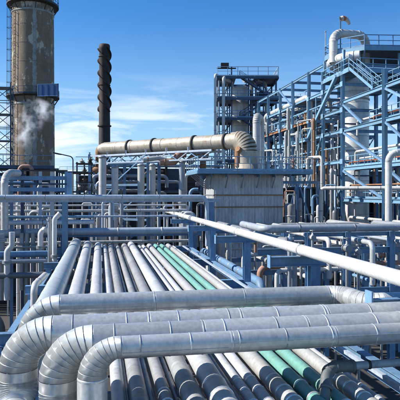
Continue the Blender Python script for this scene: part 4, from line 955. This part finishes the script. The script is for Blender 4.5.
# tall white gooseneck by the right edge
ga = pY(388.5, 240, 40.0); gtop = pY(388, 153, 40.0).z
clad_pipe('gooseneck_pipe', 'white pipe with bent top standing at the right edge', 'pipe', [(ga.x, 40, .02), (ga.x, 40, gtop), (ga.x+3.2, 40.5, gtop+.2)], .27, .8, 'white', n=24, sec=1.9, gores=6)
wa = pY(330, 188, 44); wb = pY(392, 188, 41.5)
pipe('white_line', 'level white pipe running to the gooseneck at right', 'pipe', [(wa.x, 46, wa.z-3), (wa.x, 46, wa.z), (wb.x+3, 41.2, wa.z)], .165, .4, 'white', 16, clamps=1.9)
# dark pump shelter between furnace house and column
ps = thing('pump_shelter', 'dark sheeted shelter in shade between furnace house and column', 'building', (20.5, 60, 0))
for k in range(8):
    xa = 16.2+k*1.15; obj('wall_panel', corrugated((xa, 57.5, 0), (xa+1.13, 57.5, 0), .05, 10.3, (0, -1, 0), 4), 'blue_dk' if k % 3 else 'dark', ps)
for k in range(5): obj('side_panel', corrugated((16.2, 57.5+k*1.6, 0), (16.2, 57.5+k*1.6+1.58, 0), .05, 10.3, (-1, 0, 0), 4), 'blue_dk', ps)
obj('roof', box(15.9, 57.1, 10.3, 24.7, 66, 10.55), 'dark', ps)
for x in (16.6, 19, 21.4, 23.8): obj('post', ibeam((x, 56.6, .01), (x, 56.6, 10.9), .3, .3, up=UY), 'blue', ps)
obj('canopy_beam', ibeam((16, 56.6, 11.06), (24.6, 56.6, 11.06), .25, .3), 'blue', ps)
for a, b in (((19.2, 3.4), (21.2, 10.6)), ((23.6, 4.4), (21.6, 10.6))): obj('brace', bar((a[0], 56.4, a[1]), (b[0], 56.4, b[1]), .2), 'blue', ps)
for i, (px, Yy, r, t0, m, lab) in enumerate(((290, 50, .5, 203, 'alu_dull', 'dull grey drum standing right of the furnace house'), (300, 52, .22, 198, 'steel', 'slim steel upright right of the grey drum'), (335, 50, .3, 210, 'alu_dark', 'dark upright vessel before the pump shelter'), (318, 51, .18, 205, 'white', 'slim white upright before the pump shelter'))):
    p = pY(px, t0, Yy); t = thing('upright_drum', lab, 'drum', (p.x, p.y, 0))
    obj('shell', lathe((p.x, p.y, .01), [(r, 0), (r, p.z-.3), (r*.8, p.z-.1), (r*.3, p.z)], 24), m, t)
    for z in (p.z*.55, p.z*.72, p.z*.86): obj('hoop', ring((p.x, p.y, z), (0, 0, 1), r, .1, 24, .03), 'band' if i == 0 else 'steel', t)
    obj('nozzle', tube([V(p.x, p.y-r*.8, p.z*.8), V(p.x, p.y-r-.35, p.z*.8)], r*.3, 12), 'steel', t)
for i in range(14):
    x = 16.6+i*.58; y = 55.6-random.uniform(0, 3.5); z1 = random.uniform(6.5, 10.8); r = random.choice((.07, .1, .15)); m = random.choice(('steel', 'white', 'alu_dull', 'blue', 'grey_pipe', 'rustpink'))
    sg2 = random.choice((-.9, .9)); pipe('shelter_pipe', '%s bent pipe, %s from the left before the pump shelter' % (cols[m], ORD[i]), 'pipe', [(x, y, .01), (x, y, z1), (x+sg2, y+.5, z1), (x+sg2, y+.5, z1-2)], r, r*2.4, m, 10, clamps=1.7, group='bent pipes before the pump shelter')

# dark equipment row behind the access frame
def plant_block(label, x0, x1, y0, y1, levels, bays, m_post='blue_dk', m_wall=('dark', 'brown', 'blue_dk'), fill=.7, name='equipment_block', rail='blue'):
    t = thing(name, label, 'building', ((x0+x1)/2, (y0+y1)/2, 0)); dx = (x1-x0)/bays
    for i in range(bays+1):
        for y in (y0, y1): obj('post', ibeam((x0+dx*i, y, .01), (x0+dx*i, y, levels[-1]+.1), .28, .28, up=UY), m_post, t)
    zp = 0
    for z in levels:
        for y in (y0, y1): obj('beam', ibeam((x0-.2, y-.22, z), (x1+.2, y-.22, z), .12, .3), m_post, t)
        obj('floor_deck', box(x0-.1, y0+.2, z-.06, x1+.1, y1-.2, z+.02), 'grating', t)
        for i in range(bays):
            if random.random() < fill: obj('infill_panel', box(x0+dx*i+.2, y0+.9+random.uniform(0, 1), zp+.05, x0+dx*(i+1)-.2, y1-.3, z-.35-random.uniform(0, (z-zp)*.25)), random.choice(m_wall), t)
            if random.random() < .5: obj('brace', bar((x0+dx*i+.15, y0+.16, zp+.2), (x0+dx*(i+1)-.15, y0+.16, z-.2), .1), m_post, t)
        guardrail(t, [(x0, y0+.25, z+.02), (x1, y0+.25, z+.02)], 1.1, 1.5, .05, rail)
        zp = z
    return t
random.seed(31)
plant_block('dark multi-level equipment block behind the access frame at far right', 33.5, 52, 48, 56, [4, 7.5, 10.5], 6)
plant_block('low dark equipment block behind the column base', 24, 33, 66, 74, [4, 7.5, 9.5], 4)
plant_block('dark multi-level pipework block left of the flue trestle', -19, -4.4, 52, 58, [3.6, 7.0, 10.0, 12.3], 5, fill=.8)
plant_block('far dark process block on the horizon left of the chimney', -40, -14, 96, 104, [4, 8, 12], 7, fill=.9)
plant_block('far process block filling the gap behind the heater', -8, 26, 112, 120, [5, 10, 14], 9, fill=.95)
plant_block('far blue block beyond the rack structure at right', 30, 62, 92, 100, [5, 10, 14.5], 8, fill=.95)
# small gear crowning the left block
for i in range(18):
    x = -18.5+i*.82; y = 51-random.uniform(0, 2.5); z1 = random.uniform(9.2, 12.6); r = random.choice((.08, .11, .14, .17)); m = random.choice(('steel', 'white', 'alu_dull', 'blue', 'rustpink', 'vessel', 'steel'))
    sg2 = random.choice((-1.1, 1.1)); pipe('block_pipe', '%s bent pipe, %s from the left before the left pipework block' % (cols[m], ORD[i]), 'pipe', [(x, y, .01), (x, y, z1), (x+sg2, y-.2, z1), (x+sg2, y-.2, z1-random.uniform(1, 4))], r, r*2.4, m, 12, clamps=1.6, group='bent pipes before the left pipework block')
for i in range(7):
    z = 7.6+i*.62+random.uniform(-.2, .2); y = 49.5-random.uniform(0, 2); xa = -21+random.uniform(0, 6); xb = xa+random.uniform(6, 13); r = random.choice((.1, .15, .2)); m = random.choice(('steel', 'alu_dull', 'blue', 'grey_pipe', 'vessel'))
    pipe('block_line', '%s level pipe, %s from the bottom before the left pipework block' % (cols[m], ORD[i]), 'pipe', [(xa, y, z-2), (xa, y, z), (min(xb, -4), y, z), (min(xb, -4), y, z-2)], r, r*2.5, m, 12, clamps=2.1, group='level pipes before the left pipework block')
# little valve deck with gear between portal stub and trestle
vd = thing('valve_deck', 'small cluttered valve deck between the lamp post and the trestle', 'platform', pY(83, 196, 46))
a = pY(76, 196, 46); b = pY(93, 196, 46)
for z in (lv(164, 46), lv(173, 46), lv(182, 46), lv(190, 46)):
    obj('deck', box(a.x, 45.4, z-.06, b.x, 47.4, z), 'dark', vd); obj('rail', bar((a.x, 45.4, z+.5), (b.x, 45.4, z+.5), .05), 'steel', vd)
for x in (a.x+.1, (a.x+b.x)/2, b.x-.1): obj('post', bar((x, 45.5, .01), (x, 45.5, lv(163, 46)), .12), 'dark', vd)
for i in range(12):
    x = random.uniform(a.x+.2, b.x-.2); z = lv(random.choice((173, 182, 190, 164)), 46); h = random.uniform(.3, .62)
    obj('small_gear', lathe((x, 45.9+random.uniform(0, 1), z), [(.12, 0), (.12, h*.4), (.2, h*.45), (.2, h*.6), (.08, h*.65), (.06, h)], 12), random.choice(('steel', 'rust', 'white', 'dark', 'rustpink', 'cream')), vd)

# ------------------------------------------------------------------ blue railing walkway over the portal at left
wk = thing('blue_walkway', 'blue walkway frame with rails above the header pipe at left', 'walkway', (-9, 38, 0))
yw = 38.0
for py, sz, m in ((170.5, .10, 'dark'), (178, .26, 'blue'), (184, .12, 'blue_dk'), (189.5, .26, 'blue')):
    z = pY(35, py, yw).z; obj('rail', bar((-21, yw, z), (pY(67, py, yw).x, yw, z), sz), m, wk)
for px, m in ((11, 'blue'), (22, 'blue_dk'), (40, 'bluegrey'), (52, 'white'), (66, 'blue')):
    p = pY(px, 170, yw); obj('upright', bar((p.x, yw+.2, .01), (p.x, yw+.2, p.z), .2 if m != 'white' else .26), m, wk)
obj('deck', box(-21, yw+.35, 9.55, pY(66, 190, yw).x, yw+1.6, 9.62), 'grating', wk)
cc = pY(4, 184, 36.6)
clad_pipe('bend_pipe', 'pale clad bend coming down at the left edge over the portal', 'pipe', [pY(16, 172.5, 36.6)+V(0, 1.2, 0), pY(4.5, 172.5, 36.6), pY(4.5, 230, 36.6)], .24, .7, 'vessel', n=24, sec=1.3, gores=6)
# lamp
lp = pD(73, 178, 62); 
lm = thing('lamp_post', 'slim lamp post with slanting arm before the sky at left', 'lamp', (lp.x, lp.y, 0))
tpz = pD(73, 160, 62).z; e1 = pD(60, 154, 62)
obj('pole', tube(simple_path([V(lp.x, lp.y, 0), V(lp.x, lp.y, tpz+.35), e1], .5), .06, 10), 'dark', lm)
obj('lamp_head', bar(e1+V(-.75, .05, .14), e1+V(.15, 0, -.05), .28, .14), 'dark', lm)
obj('lamp_glass', bar(e1+V(-.65, .05, .04), e1+V(-.05, 0, -.09), .2, .04), 'glass', lm)

# ================================================================== STEAM drifting before the chimney
def steam_material(dens):
    m = bpy.data.materials.new('steam'); m.use_nodes = True; t = m.node_tree; t.nodes.clear(); n = t.nodes.new; l = t.links.new
    o = n('ShaderNodeOutputMaterial'); v = n('ShaderNodeVolumePrincipled'); v.inputs['Color'].default_value = (.97, .98, 1, 1); v.inputs['Anisotropy'].default_value = .3
    g_ = n('ShaderNodeTexCoord'); nn = n('ShaderNodeTexNoise'); nn.inputs['Scale'].default_value = .75; nn.inputs['Detail'].default_value = 6; nn.inputs['Roughness'].default_value = .62
    geo = n('ShaderNodeNewGeometry'); l(geo.outputs['Position'], nn.inputs['Vector'])
    ln_ = n('ShaderNodeVectorMath'); ln_.operation = 'LENGTH'; l(g_.outputs['Object'], ln_.inputs[0])
    fo = n('ShaderNodeMapRange'); fo.inputs['From Min'].default_value = .0; fo.inputs['From Max'].default_value = .95; fo.inputs['To Min'].default_value = 1; fo.inputs['To Max'].default_value = 0; l(ln_.outputs['Value'], fo.inputs['Value'])
    r_ = n('ShaderNodeMapRange'); r_.inputs['From Min'].default_value = .47; r_.inputs['From Max'].default_value = .7; r_.inputs['To Max'].default_value = dens; l(nn.outputs['Fac'], r_.inputs['Value'])
    mu_ = n('ShaderNodeMath'); mu_.operation = 'MULTIPLY'; l(fo.outputs[0], mu_.inputs[0]); l(r_.outputs[0], mu_.inputs[1]); l(mu_.outputs[0], v.inputs['Density']); l(v.outputs[0], o.inputs['Volume'])
    return m
sm_ = steam_material(2.4)
for k, (px, py, sx, sz) in enumerate(((25, 135, 2.0, 2.6), (31, 122, 2.4, 2.2), (44, 110, 2.6, 1.6), (3, 116, 2.6, 3.4))):
    p = pD(px, py, 82 if k < 3 else 88)
    md = lathe((0, 0, 0), [(math.sin(math.pi*j/10)+.001, -math.cos(math.pi*j/10)) for j in range(11)], 16)
    me = bpy.data.meshes.new('steam'); me.from_pydata([tuple(v) for v in md[0]], [], md[1]); me.materials.append(sm_)
    o = bpy.data.objects.new('steam', me); COL.objects.link(o); o.location = p; o.scale = (sx, 1.2, sz); o.rotation_euler = (0, R((20, -30, 40, 0)[k]), 0)
    tag(o, ['dense puff of white steam before the lower chimney shaft', 'wisp of steam rising from the dense puff', 'thin wisp of steam drifting across the chimney under the board', 'faint steam beside the lattice tower'][k], 'steam', kind='stuff')

# ================================================================== bank of slim risers behind the far end of the rack
random.seed(77)
bank = sorted((random.uniform(2, 205), random.uniform(41, 46)) for _ in range(34))
for i, (px, Yy) in enumerate(bank):
    p = pY(px, 215, Yy); r = random.choice((.06, .08, .11, .14)); z1 = random.uniform(7.6, 9.5); m = random.choice(('vessel', 'white', 'steel', 'alu_dull', 'grey_pipe', 'bluegrey', 'white'))
    sg2 = random.choice((-.8, .8))
    pipe('bank_riser', '%s slim riser, %s from the left behind the far end of the rack' % ({'bluegrey': 'blue-grey'}.get(m) or cols[m], ORD[i]), 'pipe',
         [(p.x, Yy, .01), (p.x, Yy, z1), (p.x+sg2, Yy+.3, z1), (p.x+sg2, Yy+.3, z1-1.4)], r, r*2.5, m, 10, clamps=1.3, group='slim risers behind the far end of the rack')
for i, (z, Yy, r, m) in enumerate(((6.3, 40.6, .12, 'vessel'), (6.75, 41.2, .09, 'steel'), (8.2, 40.4, .08, 'bluegrey'), (8.55, 42.6, .12, 'vessel'), (8.95, 43.4, .07, 'white'), (5.5, 40.2, .14, 'grey_pipe'))):
    pipe('bank_line', '%s level line, %s from the front behind the far end of the rack' % ({'bluegrey': 'blue-grey'}.get(m) or cols[m], ORD[i]), 'pipe', [(-20, Yy, z), (7.0, Yy, z), (7.0, Yy, z-2)], r, r*3, m, 10, clamps=2.2, group='level lines behind the far end of the rack')
# ================================================================== clutter on the access frame in front of the column foot
for i in range(16):
    y = 52.2-i*.84; x = XF+random.choice((.6, 1.0, 1.4, 2.4, 2.8)); r = random.choice((.06, .08, .11, .15)); m = random.choice(('vessel', 'white', 'steel', 'alu_dull', 'bluegrey', 'rustpink', 'white')); z1 = random.uniform(9.8, 13.6); sg2 = random.choice((-1, 1))
    pipe('frame_riser', '%s riser in the access frame, %s counted from the column' % ({'bluegrey': 'blue-grey'}.get(m) or cols[m], ORD[i]), 'pipe',
         [(x, y, .01), (x, y, z1), (x+.7, y+sg2*.4, z1), (x+.7, y+sg2*.4, z1-2.5)], r, r*2.5, m, 10, clamps=1.5, group='risers in the access frame')
for i, (z, x, r, m) in enumerate(((10.2, 26.3, .12, 'white'), (10.7, 25.6, .08, 'rust'), (7.4, 25.5, .15, 'vessel'), (13.5, 26.6, .10, 'white'), (14.2, 26.2, .13, 'vessel'), (17.4, 26.4, .12, 'white'), (6.2, 25.6, .1, 'steel'))):
    pipe('frame_line', '%s line along the access frame at right, %s in order of listing from front edge' % (cols[m], ORD[i]) if False else
         ['white line low along the access frame', 'rusty line low along the access frame', 'pale clad line below the lowest platform of the access frame', 'white line above the orange line of the access frame', 'pale clad line at mid height of the access frame', 'white line along the upper platform of the access frame', 'steel line lowest along the access frame'][i],
         'pipe', [(x, 52.4, z-1.5), (x, 52.4, z), (x, 39, z), (x, 39, z-1.5)], r, r*2.5, m, 12, clamps=1.9)

# ================================================================== slim risers and cross lines in the rear half of the blue rack
random.seed(91)
rear = sorted(((random.uniform(60, 83), random.uniform(27.8, 31)) for _ in range(30)), key=lambda q: -q[0]/q[1])
for i, (y, x) in enumerate(rear):
    r = random.choice((.06, .08, .12, .16)); z0 = random.uniform(4, 11); z1 = random.uniform(15, 23.5); m = random.choice(('vessel', 'white', 'steel', 'alu_dull', 'blue', 'grey_pipe', 'alu_dull'))
    pipe('rear_riser', '%s slim riser, %s from the left in the rear half of the blue rack' % (cols[m], ORD[i]), 'pipe',
         [(x, y, z0), (x, y, z1), (x-.9, y-.6, z1), (x-.9, y-.6, z1-random.uniform(2, 5))], r, r*2.5, m, 10, clamps=1.9, group='slim risers in the rear half of the blue rack')
